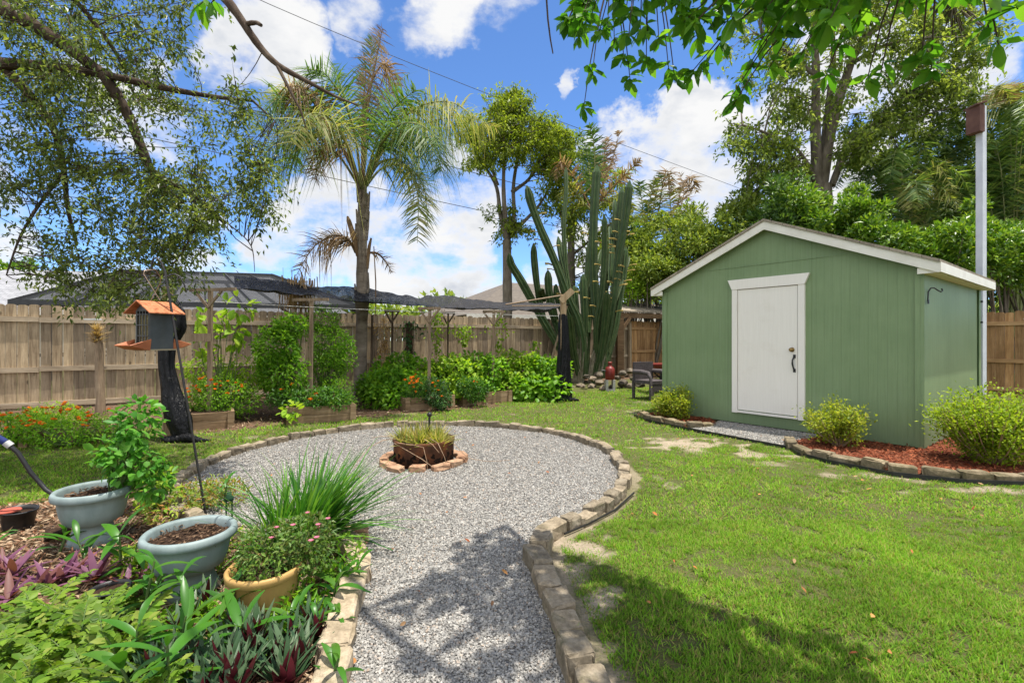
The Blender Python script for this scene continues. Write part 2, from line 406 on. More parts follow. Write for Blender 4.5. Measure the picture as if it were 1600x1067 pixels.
# ================================================================== ground
def axis_pts(lo, hi, step, far):
    a = np.arange(lo, hi+step/2, step)
    return np.concatenate([-np.geomspace(far, abs(lo)+1, 10), a, np.geomspace(hi+1, far, 10)])
gx = axis_pts(-11, 11, .085, 400); gy = axis_pts(-3, 17, .085, 400)
X, Y = np.meshgrid(gx, gy); nx, ny = len(gx), len(gy)
near = (np.abs(X) < 11) & (Y > -3) & (Y < 17)
Z = np.where(near, (fbm(X*1.4, Y*1.4, 21, 3)-.5)*.03, 0) - np.where(in_gravel(X, Y, -.02), .03, 0)
fdg = fence_d(X, Y); Z = Z + np.where(near, .10*sstep(2.6, .3, fdg), .1*(fdg < 1))
i = np.arange(ny-1)[:, None]*nx; j = np.arange(nx-1)[None]
g = Geo(); g.add(np.stack([X, Y, Z], -1), np.stack([i+j, i+j+1, i+nx+j+1, i+nx+j], -1).reshape(-1, 4), 0, 1)
t = NT('lawn_ground')
c = t.coord('Object')
at_s = t.n('ShaderNodeAttribute', attribute_name='bare').outputs['Fac']; at_m = t.n('ShaderNodeAttribute', attribute_name='litter').outputs['Fac']
n1 = t.noise(c, 9, 6, .65); n2 = t.noise(c, 70, 5, .7); n3 = t.noise(c, 1.1, 4, .6)
gr = t.mix(t.ramp(n1, [(.35, 0), (.65, 1)]), (.05, .08, .014), (.095, .125, .024))
gr = t.mix(t.ramp(n2, [(.38, 0), (.58, .9)]), gr, (.115, .095, .05))
gr = t.mix(t.ramp(n3, [(.45, 0), (.62, .25)]), gr, (.11, .10, .04))
sand = t.mix(n2, (.24, .185, .125), (.50, .41, .31))
gr = t.mix(t.ramp(t.math('ADD', at_s, t.math('MULTIPLY_ADD', n1, .6, -.3)), [(.30, 0), (.9, 1)]), gr, sand)
vl = t.voro(t.map(c, (1, 1, 1)), 45, 'Color'); sp = t.n('ShaderNodeSeparateColor'); t.l(vl, sp.inputs[0])
lit = t.ramp(sp.outputs[0], [(0, (.045, .028, .018)), (.35, (.12, .07, .04)), (.62, (.22, .14, .085)), (.85, (.36, .26, .17)), (1, (.20, .075, .04))])
lit = t.mix(n1, lit, (.07, .045, .03))
gr = t.mix(t.ramp(t.math('ADD', at_m, t.math('MULTIPLY_ADD', n1, .5, -.25)), [(.4, 0), (.6, 1)]), gr, lit)
ml = t.done(t.pbr(gr, .95, .1, 0, t.bump(t.math('ADD', n2, t.math('MULTIPLY', t.voro(c, 45), .6)), .8, .02)))
ground = tag(g.emit('ground', ml), kind='structure')
sv, mv = soil_mulch(X.ravel(), Y.ravel())
for nm, v in (('bare', sv), ('litter', mv)):
    at = ground.data.attributes.new(nm, 'FLOAT', 'POINT'); at.data.foreach_set('value', v.astype(np.float32))

# ================================================================== gravel
outline = [p for p in EDGE[::3]]
def flat_sheet(name, pts, z, mat, kind='structure'):
    import bmesh
    bm = bmesh.new(); vs = [bm.verts.new((p[0], p[1], z)) for p in pts]; f = bm.faces.new(vs)
    if f.normal.z < 0: f.normal_flip()
    bmesh.ops.triangulate(bm, faces=[f])
    for f in bm.faces:
        f.normal_update()
        if f.normal.z < 0: f.normal_flip()
    me = bpy.data.meshes.new(name); bm.to_mesh(me); bm.free(); me.materials.append(mat)
    o = bpy.data.objects.new(name, me); COL.objects.link(o); return tag(o, kind=kind)
t = NT('gravel_stone_bed'); c = t.coord('Object')
vc = t.voro(c, 95, 'Color'); sp = t.n('ShaderNodeSeparateColor'); t.l(vc, sp.inputs[0]); vd = t.voro(c, 95)
col = t.ramp(sp.outputs[0], [(0, (.13,.124,.115)), (.3, (.19,.181,.166)), (.6, (.26,.247,.223)), (.85, (.34,.323,.292)), (1, (.29,.23,.175))])
col = t.mix(t.ramp(vd, [(.3, 0), (.75, .75)]), col, (.05, .048, .047))
col = t.mix(t.ramp(t.noise(c, 2.2, 4, .6), [(.5, 0), (.75, .3)]), col, (.16, .13, .10))
mgrav = t.done(t.pbr(col, .8, .25, 0, t.bump(vd, -1, .012)))
flat_sheet('gravel_path', outline, .004, mgrav)
flat_sheet('gravel_strip', STRIP, .022, mgrav)

def pebbles(g, x, y, z, r, rng=RNG):
    """little broken stones: squashed, randomly turned octahedra with knocked corners"""
    N = len(x)
    base = np.array([[1,0,0],[-1,0,0],[0,1,0],[0,-1,0],[0,0,1],[0,0,-1]], float)
    fc = np.array([[0,2,4],[2,1,4],[1,3,4],[3,0,4],[2,0,5],[1,2,5],[3,1,5],[0,3,5]])
    v = base[None]*rng.uniform(.55, 1.15, (N, 6, 1)) + rng.normal(0, .22, (N, 6, 3))
    q = nrm(rng.normal(size=(N, 4))); a,b,c_,d = q.T
    R = np.stack([np.stack([1-2*(c_*c_+d*d),2*(b*c_-d*a),2*(b*d+c_*a)],-1),np.stack([2*(b*c_+d*a),1-2*(b*b+d*d),2*(c_*d-b*a)],-1),np.stack([2*(b*d-c_*a),2*(c_*d+b*a),1-2*(b*b+c_*c_)],-1)],1)
    v = np.einsum('nij,nkj->nki', R, v)*np.array([1,1,.75])*r[:,None,None]
    v = v + np.stack([x, y, z + r*.25], -1)[:, None]
    g.add(v, (np.arange(N)[:, None, None]*6 + fc[None]).reshape(-1, 3))
t = NT('gravel_pebble')
col = t.ramp(t.island(), [(0, (.15,.143,.132)), (.2, (.205,.196,.18)), (.45, (.265,.252,.229)), (.72, (.33,.314,.284)), (.9, (.41,.388,.348)), (1, (.31,.235,.175))])
mpeb = t.done(t.pbr(col, .7, .3))
g = Geo()
x = RNG.uniform(-3.7, 1.6, 420000); y = 8.3 - (8.3-.9)*RNG.uniform(0, 1, 420000)**.60
k = in_gravel(x, y, -.03) & (RNG.uniform(0, 1, 420000) < np.clip(2.4/np.maximum(y-.3, .8), .32, 1)) & (np.hypot(x+.97, y-5.33) > .40)
x, y = x[k], y[k]
pebbles(g, x, y, np.full(len(x), .006), RNG.uniform(.005, .0095, len(x))*np.interp(y, [2, 7], [1, 1.4]))
tag(g.emit('loose_gravel', mpeb), kind='stuff')
g = Geo(); x = RNG.uniform(2.5, 4.4, 14000); y = RNG.uniform(5.8, 8, 14000); k = inpoly(x, y, STRIP)
pebbles(g, x[k], y[k], np.full(k.sum(), .022), RNG.uniform(.009, .015, k.sum()))
tag(g.emit('loose_gravel', mpeb), kind='stuff')

# ================================================================== edging stones
def m_stone(name, a, b, c2, moss=(.07,.075,.03), rnd=.22):
    t = NT(name); c = t.coord('Object'); ob = t.n('ShaderNodeObjectInfo'); 
    v = t.n('ShaderNodeVectorMath', operation='ADD'); t.l(c, v.inputs[0]); t.l(ob.outputs['Location'], v.inputs[1]); v = v.outputs[0]
    n = t.noise(v, 9, 8, .65); n2 = t.noise(v, 55, 5, .7)
    col = t.ramp(n, [(.3, a), (.5, b), (.72, c2)])
    col = t.mix(t.ramp(t.noise(v, 5, 5, .7, .6), [(.55, 0), (.72, .8)]), col, moss)
    col = t.mix(1.0, col, t.ramp(n2, [(.3, .7), (.7, 1.15)]), 'MULTIPLY')
    col = t.mix(1.0, col, t.ramp(t.objrand(), [(0, (1-rnd, 1-rnd, 1-rnd)), (1, (1+rnd, 1+rnd*.8, 1+rnd*.6))]), 'MULTIPLY')
    return t.done(t.pbr(col, .92, .12, 0, t.bump(t.math('ADD', n, t.math('MULTIPLY', n2, .5)), .8, .012)))
mst = m_stone('tan_stone', (.125,.103,.073), (.245,.203,.143), (.36,.312,.235))
mst4 = m_stone('pale_sandstone', (.22,.175,.115), (.38,.31,.215), (.50,.43,.32))
mst2 = m_stone('mossy_stone', (.10,.085,.05), (.19,.155,.10), (.30,.25,.17), (.05,.055,.02))
mst3 = m_stone('red_stone', (.26,.14,.085), (.42,.26,.165), (.50,.36,.24), (.12,.07,.04))
def stone_mesh(L, Wd, Hh, seed, n=4):
    """a rough block: a subdivided box with worn corners"""
    r = np.random.default_rng(seed); import bmesh
    bm = bmesh.new(); bmesh.ops.create_cube(bm, size=1)
    bmesh.ops.bevel(bm, geom=bm.edges[:], offset=.09, segments=1, affect='EDGES')
    bmesh.ops.subdivide_edges(bm, edges=bm.edges[:], cuts=1, use_grid_fill=True)
    sk = r.uniform(-.09, .09, 4)
    V = np.array([v.co for v in bm.verts]); Fs = [[v.index for v in f.verts] for f in bm.faces]; bm.free()
    tri = np.array([[f[0], f[k], f[k+1]] for f in Fs for k in range(1, len(f)-1)])
    V = V + r.normal(0, .028, V.shape)
    V[:, 0] += V[:, 1]*sk[0]; V[:, 1] += V[:, 2]*sk[1]*.7; V[:, 2] += V[:, 0]*sk[2]*.8 + V[:, 1]*sk[3]*.6
    V = V*np.array([L, Wd, Hh]); V[:, 2] += Hh*.5
    return V, tri
VAR = {}
def lay_stones(path, mat, L, Wd, Hh, name, label, cat, group, closed=False, jit=.014, zb=-.02, seed=0):
    path = np.array(path, float); seg = np.linalg.norm(np.diff(path, axis=0), axis=1); cum = np.concatenate([[0], np.cumsum(seg)]); tot = cum[-1]
    r = np.random.default_rng(seed); s = 0.0
    key = (mat.name, L, Wd)
    if key not in VAR:
        VAR[key] = []
        for q in range(7):
            ln = L*[.8, .9, 1, 1, 1.1, 1.2, .95][q]
            g = Geo(); V, T = stone_mesh(ln, Wd*r.uniform(.92, 1.1), Hh*r.uniform(.9, 1.1), 50+q+seed); g.add(V, T)
            o = g.emit('mesh_source', mat); VAR[key].append((o.data, ln)); bpy.data.objects.remove(o)
    while True:
        me, ln = VAR[key][r.integers(7)]
        m = s + ln/2
        if m + ln*.4 > tot: break
        p = np.array([np.interp(m, cum, path[:, 0]), np.interp(m, cum, path[:, 1])]); q = np.array([np.interp(min(m+.05, tot), cum, path[:, 0]), np.interp(min(m+.05, tot), cum, path[:, 1])]) - np.array([np.interp(max(m-.05, 0), cum, path[:, 0]), np.interp(max(m-.05, 0), cum, path[:, 1])])
        o = bpy.data.objects.new(name, me); COL.objects.link(o)
        o.location = (p[0]+r.normal(0, jit), p[1]+r.normal(0, jit), zb + r.normal(0, .006))
        o.rotation_euler = (r.normal(0, .04), r.normal(0, .04), math.atan2(q[1], q[0]) + r.normal(0, .06) + (math.pi if r.random() < .5 else 0))
        tag(o, label, cat, group)
        s += ln + r.uniform(.004, .022)
k0 = int(np.argmax(EDGE[:, 1] > .7)); k1 = len(EDGE)-int(np.argmax(EDGE[::-1, 1] > .7)); ka = int(np.argmax(EDGE[:, 1] > 3.42)); kb = len(EDGE)-int(np.argmax(EDGE[::-1, 1] > 3.2))
lay_stones(EDGE[k0:ka], mst, .20, .12, .12, 'edging_stone', 'weathered brown stone block edging the gravel path on its lawn side', 'stone', 'edging stones between path and lawn', seed=2)
lay_stones(EDGE[ka:kb], mst, .17, .105, .10, 'edging_stone', 'rough tan stone block edging the round part of the gravel', 'stone', 'edging stones round the gravel circle', seed=1)
lay_stones(EDGE[kb:k1], mst4, .20, .125, .125, 'edging_stone', 'pale sandy stone block edging the gravel path beside the leafy bed', 'stone', 'edging stones between path and planted bed', seed=3)
lay_stones([(2.22,8.42),(2.3,8.05),(2.45,7.73),(2.63,7.32),(2.95,7.36),(3.18,7.56)], mst2, .23, .11, .11, 'edging_stone', 'dark mossy stone block edging the small mulch bed left of the shed door', 'stone', 'edging stones of the left shed bed', seed=4)
lay_stones([(3.62,6.28),(3.45,5.95),(3.40,5.65),(3.52,5.32),(3.82,4.85),(4.26,4.60),(4.80,4.52),(5.4,4.6),(6.2,4.9),(7.0,5.6)], mst2, .25, .12, .12, 'edging_stone', 'dark mossy stone block edging the long red mulch bed right of the shed door', 'stone', 'edging stones of the right shed bed', seed=5)
FPIT = np.array([-.97, 5.33])
lay_stones([FPIT + .42*np.array([math.cos(a), math.sin(a)]) for a in np.linspace(-1.2, 5.0, 50)], mst3, .17, .10, .065, 'edging_stone', 'low reddish stone in the ring round the rusty fire pit', 'stone', 'stones round the fire pit', seed=6, zb=.0)

mblk = m_noise('black_plastic', (.010,.010,.011), (.022,.022,.022), 12, .45, .4, .15)
def edging_strip(path, label, h=.05):
    g = Geo()
    for a, b in zip(path[:-1], path[1:]): g.bar((*a, .02), (*b, .02), .010, h)
    tag(g.emit('lawn_edging', mblk, origin=(*path[0], 0)), label, 'edging')
edging_strip([(2.13,8.45),(2.2,7.97),(2.36,7.62),(2.58,7.2),(3.0,6.53),(3.38,5.92)], 'black plastic edging strip along the small bed and gravel before the shed door')
edging_strip([(3.38,5.92),(3.32,5.62),(3.43,5.26),(3.75,4.77),(4.24,4.51),(4.80,4.43),(5.4,4.5),(6.3,4.8)], 'black plastic edging strip along the foot of the long red mulch bed')
edging_strip([(.36,3.31),(.55,3.49),(.80,3.77),(1.06,4.2)], 'dark edging strip at the foot of the stones where path meets circle', .012)

# mulch sheets and chips in the shed beds
t = NT('red_mulch'); c = t.coord('Object'); vc = t.voro(t.map(c, (1, 1, 1)), 55, 'Color'); sp = t.n('ShaderNodeSeparateColor'); t.l(vc, sp.inputs[0])
mmul = t.done(t.pbr(t.ramp(sp.outputs[0], [(0, (.06,.016,.009)), (.5, (.17,.048,.024)), (.85, (.27,.085,.042)), (1, (.32,.16,.10))]), .95, .1, 0, t.bump(t.voro(c, 55), 1, .02)))
flat_sheet('mulch_bed', BED_L, .03, mmul); flat_sheet('mulch_bed', BED_R, .03, mmul)
def chips(g, x, y, z, L, Wd, rng=RNG, tilt=.35):
    a = rng.uniform(0, 2*math.pi, len(x)); ax = np.stack([np.cos(a), np.sin(a), rng.normal(0, tilt, len(x))], -1)
    up = np.stack([rng.normal(0, .35, len(x)), rng.normal(0, .35, len(x)), np.ones(len(x))], -1)
    g.leaves(np.stack([x, y, z], -1), ax, up, L, Wd, fold=.1)
mchip = m_leaf('mulch_chip', [(.07,.018,.01), (.20,.055,.028), (.30,.10,.05), (.13,.035,.02)], 0, .9, .1)
for bp, n in ((BED_L, 1800), (BED_R, 7000)):
    b = np.array(bp); x = RNG.uniform(b[:,0].min(), b[:,0].max(), n*2); y = RNG.uniform(b[:,1].min(), b[:,1].max(), n*2); k = inpoly(x, y, bp)
    g = Geo(); chips(g, x[k], y[k], RNG.uniform(.03, .055, k.sum()), RNG.uniform(.03, .07, k.sum()), RNG.uniform(.008, .018, k.sum()))
    tag(g.emit('red_mulch', mchip), kind='stuff')

# ================================================================== fence
def m_wood(name, a, b, c2, rnd=.25, grain=1.0, axis='z', rough=.85):
    t = NT(name); co_ = t.coord('Object')
    sc = {'z': (14, 14, .9), 'x': (.9, 14, 14), 'y': (14, .9, 14)}[axis]
    off = t.n('ShaderNodeVectorMath', operation='MULTIPLY_ADD'); cmb = t.n('ShaderNodeCombineXYZ'); isl = t.island()
    for k in range(3): t.l(isl, cmb.inputs[k])
    t.l(cmb.outputs[0], off.inputs[0]); off.inputs[1].default_value = (31, 17, 23); t.l(co_, off.inputs[2]); v = off.outputs[0]
    n = t.noise(t.map(v, sc), 1.4, 6, .62, .7); n2 = t.noise(t.map(v, tuple(k*3 for k in sc)), 2.5, 4, .6)
    col = t.ramp(n, [(.28, a), (.5, b), (.72, c2)])
    col = t.mix(1.0, col, t.ramp(n2, [(.3, .78), (.65, 1.1)]), 'MULTIPLY')
    kn = t.voro(t.map(v, tuple(k*.22 if k > 2 else k*1.6 for k in sc)), 1.6); 
    col = t.mix(t.ramp(kn, [(.05, .85), (.13, 0)]), col, tuple(k*.4 for k in a))
    st = t.noise(co_, 1.6, 5, .65); col = t.mix(1.0, col, t.ramp(st, [(.3, .72), (.65, 1.12)]), 'MULTIPLY')
    col = t.mix(1.0, col, t.ramp(isl, [(0, (1-rnd, 1-rnd, 1-rnd*.9)), (1, (1+rnd, 1+rnd*.9, 1+rnd*.7))]), 'MULTIPLY')
    return t.done(t.pbr(col, rough, .15, 0, t.bump(n2, .4*grain, .006)))
mfz = m_wood('grey_fence_wood', (.15,.108,.07), (.315,.245,.163), (.43,.345,.24), rnd=.36)
mfx = m_wood('grey_rail_wood', (.23,.175,.12), (.39,.315,.225), (.49,.41,.305), axis='x')
mfo = m_wood('brown_fence_wood', (.20,.105,.045), (.36,.205,.09), (.47,.30,.15))
mfox = m_wood('brown_rail_wood', (.22,.12,.055), (.38,.225,.105), (.48,.32,.17), axis='x')
def board_fence(name, label, s0, s1, P0, D, N, mats, seed, railz=(.19, .82, 1.70), top=1.96, bot=.07, posts=(), board=.142):
    """s along D from P0; boards stand on the line, rails and posts on the yard side N"""
    r = np.random.default_rng(seed)
    rz = math.atan2(D[1], D[0]); root = thing(name, label, 'fence', (*(P0 + D*s0), 0), rz)
    sgn = 1.0 if (N[0]*-D[1] + N[1]*D[0]) > 0 else -1.0           # local +y or -y is the yard
    L = s1 - s0; g = Geo(); x = 0.0
    while x < L:
        bw = board*r.uniform(.97, 1.03); h = top + r.normal(0, .007); c = .026; y0 = r.normal(0, .003)
        ol = [(x, bot+r.normal(0, .012)), (x+bw, bot+r.normal(0, .012)), (x+bw, h-c), (x+bw-.016, h-c*.35), (x+bw-c*1.5, h), (x+c*1.5, h), (x+.016, h-c*.35), (x, h-c)]
        g.poly(ol, y0-.008, y0+.008, M=(np.array([[1,0,0],[0,0,1],[0,1,0]]), (0,0,0)))
        x += bw + r.uniform(.004, .015)
    g.emit('board_panel', mats[0], root, local=True)
    for z in railz:
        x = 0.0
        while x < L - .1:
            ln = min(2.42, L-x); g = Geo(); g.box((x+ln/2, sgn*.031, z + r.normal(0, .006)), (ln-.006, .040, .088)); g.emit('rail', mats[1], root, local=True); x += ln
    for p in posts:
        g = Geo(); g.box((p, sgn*.095, .95), (.088, .088, 1.86)); g.emit('post', mats[0], root, local=True)
    return root
board_fence('wood_fence', 'long grey weathered board fence with dog-ear tops behind the garden beds', -18.0, 3.72, FP, FD, FN, (mfz, mfx), 3, posts=(19.8, 21.6))
board_fence('wood_fence', 'short run of orange brown board fence under the lean-to roof', 3.73, 7.4, FP, FD, FN, (mfo, mfox), 4, railz=(.2, .95, 1.72))
board_fence('wood_fence', 'brown board fence at the right edge behind the shed', .2, 13, CORNER, RD, -FD, (mfo, mfox), 5, railz=(.25, .86, 1.70), posts=(8.6, 10.9))

# ================================================================== shed
rz = math.atan2(SU[1], SU[0])
shed = thing('garden_shed', 'green wooden garden shed with a white door and white roof trim', 'shed', (*SHL, 0), rz)
t = NT('green_siding'); c = t.coord('Object'); sp = t.n('ShaderNodeSeparateXYZ'); t.l(c, sp.inputs[0])
u = t.math('ADD', sp.outputs[0], sp.outputs[1]); fr = t.math('FRACT', t.math('DIVIDE', u, .1017))
groove = t.ramp(t.math('ABSOLUTE', t.math('SUBTRACT', fr, .5)), [(.0, 0), (.022, 0), (.04, 1)])
gn = t.noise(t.map(c, (30, 30, 1.1)), 2, 5, .65); bl = t.noise(c, 1.3, 4, .6)
col = t.mix(t.ramp(bl, [(.3, 0), (.7, 1)]), (.172,.248,.12), (.214,.292,.15))
col = t.mix(1.0, col, t.ramp(gn, [(.3, .9), (.7, 1.06)]), 'MULTIPLY')
col = t.mix(t.math('MULTIPLY', t.math('SUBTRACT', 1.0, groove), .16), col, (.06,.11,.045))
seam = t.ramp(t.math('ABSOLUTE', t.math('SUBTRACT', t.math('FRACT', t.math('DIVIDE', t.math('ADD', u, .61), 1.2192)), .5)), [(0, .5), (.0022, .5), (.0045, 0)])
col = t.mix(seam, col, (.045,.08,.035))
stk = t.noise(t.map(c, (9, 9, .5)), 1.2, 4, .6); col = t.mix(t.ramp(stk, [(.56, 0), (.75, .28)]), col, (.25,.31,.20))
dirt = t.ramp(t.math('ADD', sp.outputs[2], t.math('MULTIPLY', bl, .3)), [(.12, .65), (.5, 0)])
col = t.mix(dirt, col, (.12,.16,.09))
mgreen = t.done(t.pbr(col, .55, .3, 0, t.bump(t.math('ADD', t.math('MULTIPLY', groove, .5), t.math('MULTIPLY', gn, .35)), .5, .005)))
t = NT('white_paint'); c = t.coord('Object'); gn = t.noise(t.map(c, (25, 25, 1.2)), 2, 5, .65); bl = t.noise(c, 3, 5, .7)
col = t.mix(t.ramp(gn, [(.3, 0), (.7, 1)]), (.77,.725,.66), (.82,.775,.71)); col = t.mix(t.ramp(bl, [(.55, 0), (.8, .3)]), col, (.58,.51,.41))
mwhite = t.done(t.pbr(col, .5, .3, 0, t.bump(gn, .1, .003)))
mcream = m_noise('cream_trim_paint', (.70,.665,.58), (.82,.79,.71), 4, .55, .3, .2, .004)
t = NT('roof_shingle'); c = t.coord('Object'); n = t.noise(c, 60, 3, .7)
br = t.n('ShaderNodeTexBrick'); t.l(t.map(c, (1, 1, 1)), br.inputs['Vector']); br.inputs['Scale'].default_value = 3.2
for k, v in (('Color1', (.26,.22,.17,1)), ('Color2', (.36,.31,.24,1)), ('Mortar', (.12,.10,.08,1))): br.inputs[k].default_value = v
br.inputs['Mortar Size'].default_value = .012
mshing = t.done(t.pbr(t.mix(1.0, br.outputs[0], t.ramp(n, [(.3,.7),(.7,1.15)]), 'MULTIPLY'), .95, .1, 0, t.bump(n, .5, .004)))
EAVE, RISE, OV, FO = 2.245, .79, .15, .12
mid = SHW/2; peak = EAVE + RISE
g = Geo()
prof = [(0, .04), (SHW, .04), (SHW, EAVE), (mid, peak), (0, EAVE)]
M1 = np.array([[1,0,0],[0,0,1],[0,1,0]])
g.poly(prof, 0, SHD, M=(M1, (0,0,0))); g.emit('wall', mgreen, shed, local=True)
g = Geo(); g.box((SHW/2, SHD/2, .02), (SHW-.1, SHD-.1, .05)); g.emit('foundation', m_noise('skid_wood', (.03,.028,.025), (.07,.06,.05)), shed, local=True)
sl = RISE/mid
for sgn in (-1, 1):
    g = Geo()
    e = mid + OV; z1 = peak + .105 - sl*e
    pr = [(mid, peak+.105), (mid, peak+.07), (mid+sgn*(e+.02), z1-.035-.009), (mid+sgn*(e+.02), z1-.009)]
    if sgn > 0: pr = pr[::-1]
    g.poly(pr, -FO-.02, SHD+FO, M=(M1, (0,0,0))); g.emit('roof', mshing, shed, local=True)
    g = Geo()                                      # rake board on the gable
    top = lambda x: peak + .068 - sl*abs(x-mid)
    pr = [(mid, top(mid)), (mid, top(mid)-.122), (mid+sgn*e, top(mid+e)-.122), (mid+sgn*e, top(mid+e))]
    if sgn > 0: pr = pr[::-1]
    g.poly(pr, -FO, -FO+.022, M=(M1, (0,0,0)))
    pr2 = [(mid, top(mid)-.012), (mid, top(mid)-.03), (mid+sgn*e, top(mid+e)-.03), (mid+sgn*e, top(mid+e)-.012)]
    if sgn > 0: pr2 = pr2[::-1]
    g.poly(pr2, -FO+.022, -.003, M=(M1, (0,0,0)))  # soffit under the overhang
    g.emit('rake_board', mcream, shed, local=True)
    g = Geo()                                      # eave fascia and boxed return
    xo = mid+sgn*e; zt = top(mid+e)
    g.box((xo+sgn*.011, SHD/2, zt-.059), (.022, SHD+2*FO, .114))
    g.box((xo-sgn*(OV/2+.004), SHD/2+.0, zt-.112), (OV-.012, SHD+2*FO-.05, .014))
    g.box((xo-sgn*(OV/2+.02), -FO+.034, zt-.083), (OV+.06, .02, .072))
    g.emit('eave_fascia', mcream, shed, local=True)
for x, yy in ((.045, -.011), (SHW-.045, -.011)):
    g = Geo(); g.box((x, yy, 1.11), (.09, .02, 2.14)); g.emit('corner_board', mgreen, shed, local=True)
g = Geo(); g.box((SHW+.011, SHD-.07, 1.11), (.02, .14, 2.14)); g.emit('corner_board', mgreen, shed, local=True)
g = Geo(); g.box((SHW+.011, SHD-.155, 1.11), (.012, .022, 2.14)); g.emit('trim_strip', m_noise('dark_green_paint', (.03,.07,.02), (.045,.09,.03)), shed, local=True)
g = Geo(); g.box((mid, -.004, 2.485), (2.05, .008, .012)); g.emit('siding_joint', mgreen, shed, local=True)
for (x, y, z) in ((SHW+.02, SHD-.02, 1.95), (SHW+.02, SHD-.03, 1.62)):
    g = Geo(); g.box((x+.01, y, z), (.03, .05, .03)); g.emit('bolt', mblk, shed, local=True)
# door
D0, D1, DZ0, DZ1 = 1.39, 2.268, .245, 2.128
g = Geo(); g.box(((D0+D1)/2, -.012, (DZ0+DZ1)/2), (D1-D0-.012, .03, DZ1-DZ0-.014)); door = g.emit('door', mwhite, shed, local=True)
fr = tag(bpy.data.objects.new('door_frame', None)); COL.objects.link(fr); fr.parent = shed; OFF[fr.name] = OFF[shed.name]; fr.empty_display_size = .1
for x0, x1 in ((D0-.09, D0-.003), (D1+.003, D1+.09)):
    g = Geo(); g.box(((x0+x1)/2, -.017, (DZ0-.045+DZ1)/2), (x1-x0, .04, DZ1-DZ0+.045)); g.emit('jamb', mwhite, fr, local=True)
g = Geo(); xa, xb = D0-.09, D1+.09; g.poly([(xa, DZ1+.002), (xb, DZ1+.002), (xb+.065, DZ1+.155), (xa-.065, DZ1+.155)], -.045, -.002, M=(M1, (0,0,0))); g.emit('header', mwhite, fr, local=True)
g = Geo(); g.box(((D0+D1)/2, -.022, DZ0-.022), (D1-D0-.004, .044, .03)); g.emit('sill', mwhite, fr, local=True)
g = Geo(); g.box(((D0+D1)/2, -.004, DZ1-.006), (D1-D0-.004, .012, .014)); g.emit('door_gap', m_noise('raw_wood_edge', (.16,.075,.04), (.25,.12,.07)), fr, local=True)
mbrass = m_noise('aged_brass', (.24,.15,.05), (.38,.26,.10), 20, .4, .5, .1, metal=.85)
g = Geo(); kx, kz = D1-.075, 1.20
prof = [(.0, 0), (.03, 0), (.033, .006), (.018, .012), (.015, .03), (.026, .04), (.028, .052), (.018, .062), (0, .064)]
V = Geo().lathe((0,0,0), prof, 18); v = V.V[0]; g.add(np.stack([v[:,0]+kx, -v[:,2]-.027, v[:,1]+kz], -1), V.Fq[0][0], 0, 1); g.emit('knob', mbrass, door, local=True)
g = Geo(); hx = D1-.045
g.tube([(hx, -.03, 1.10), (hx-.004, -.045, 1.085), (hx-.012, -.068, 1.05), (hx-.012, -.07, 1.0), (hx-.006, -.06, .95), (hx, -.04, .915), (hx, -.03, .90)], [.006,.012,.009,.012,.010,.013,.006], 8)
g.box((hx, -.030, 1.105), (.034, .008, .05)); g.box((hx, -.030, .90), (.034, .008, .05)); g.emit('handle', mblk, door, local=True)
for z in (.55, 1.85):
    g = Geo(); g.tube([(D0-.002, -.04, z-.04), (D0-.002, -.04, z+.04)], .006, 8); g.emit('hinge', mwhite, door, local=True)
g = Geo(); g.tube([(SHW+.018, .05, 1.80), (SHW+.022, .055, 1.92), (SHW+.04, .08, 1.965), (SHW+.06, .14, 1.97), (SHW+.085, .20, 1.94), (SHW+.10, .25, 1.925), (SHW+.11, .28, 1.94), (SHW+.105, .26, 1.965)], .008, 7); g.box((SHW+.024, .05, 1.80), (.012, .035, .05))
g.emit('hanging_bracket', mblk, shed, local=True)

# ================================================================== grass
gcol = m_leaf('grass_blade', [(.06,.155,.010), (.108,.255,.014), (.168,.35,.024), (.245,.41,.04), (.082,.215,.013), (.32,.32,.10), (.18,.13,.055)], .364, .65, .12, 1.4, .3)
def lawn(n, x0, x1, y0, y1, Lr, Wr, seed):
    r = np.random.default_rng(seed)
    x = r.uniform(x0, x1, n); y = r.uniform(y0, y1, n)
    k = (np.abs(x) < 1.4*y + 1.3) & ~in_gravel(x, y, .13)
    su, sw = shed_uv(x, y); k &= ~((su > -.02) & (su < SHW+.02) & (sw > -.02))
    for bp in (BED_L, BED_R, STRIP): k &= ~inpoly(x, y, bp)
    k &= fence_d(x, y) > .1
    x, y = x[k], y[k]; s, m = soil_mulch(x, y)
    cl = fbm(x*5, y*5, 77, 3)
    k = r.uniform(0, 1, len(x)) < np.clip(1.25 - 1.3*s, .03, 1)*np.clip(1 - m*1.03, .0, 1)*(.12+.88*sstep(.3, .55, cl*.6+.4*vnoise(x*17, y*17, 31)))
    x, y, s = x[k], y[k], s[k]; N = len(x)
    a = r.uniform(0, 2*math.pi, N); lean = r.uniform(.4, 2.2, N)
    d = np.stack([np.cos(a)*lean, np.sin(a)*lean, np.ones(N)], -1); d = nrm(d)
    side = np.stack([-np.sin(a), np.cos(a), r.normal(0, .3, N)], -1)
    L = r.uniform(*Lr, N)*(1-.35*s)*np.where(vnoise(x*.8, y*.8, 5) > .6, 1.2, 1); bend = np.stack([np.cos(a)*.3, np.sin(a)*.3, -r.uniform(.1, .5, N)], -1)*L[:, None]
    g.blades(np.stack([x, y, np.full(N, .0)], -1), d, side, L, r.uniform(*Wr, N), bend, 2)
g = Geo()
lawn(420000, .2, 5.4, 1.2, 3.6, (.016, .04), (.003, .006), 1)
lawn(330000, -10, 8.5, 3.6, 6.2, (.02, .043), (.0045, .008), 2)
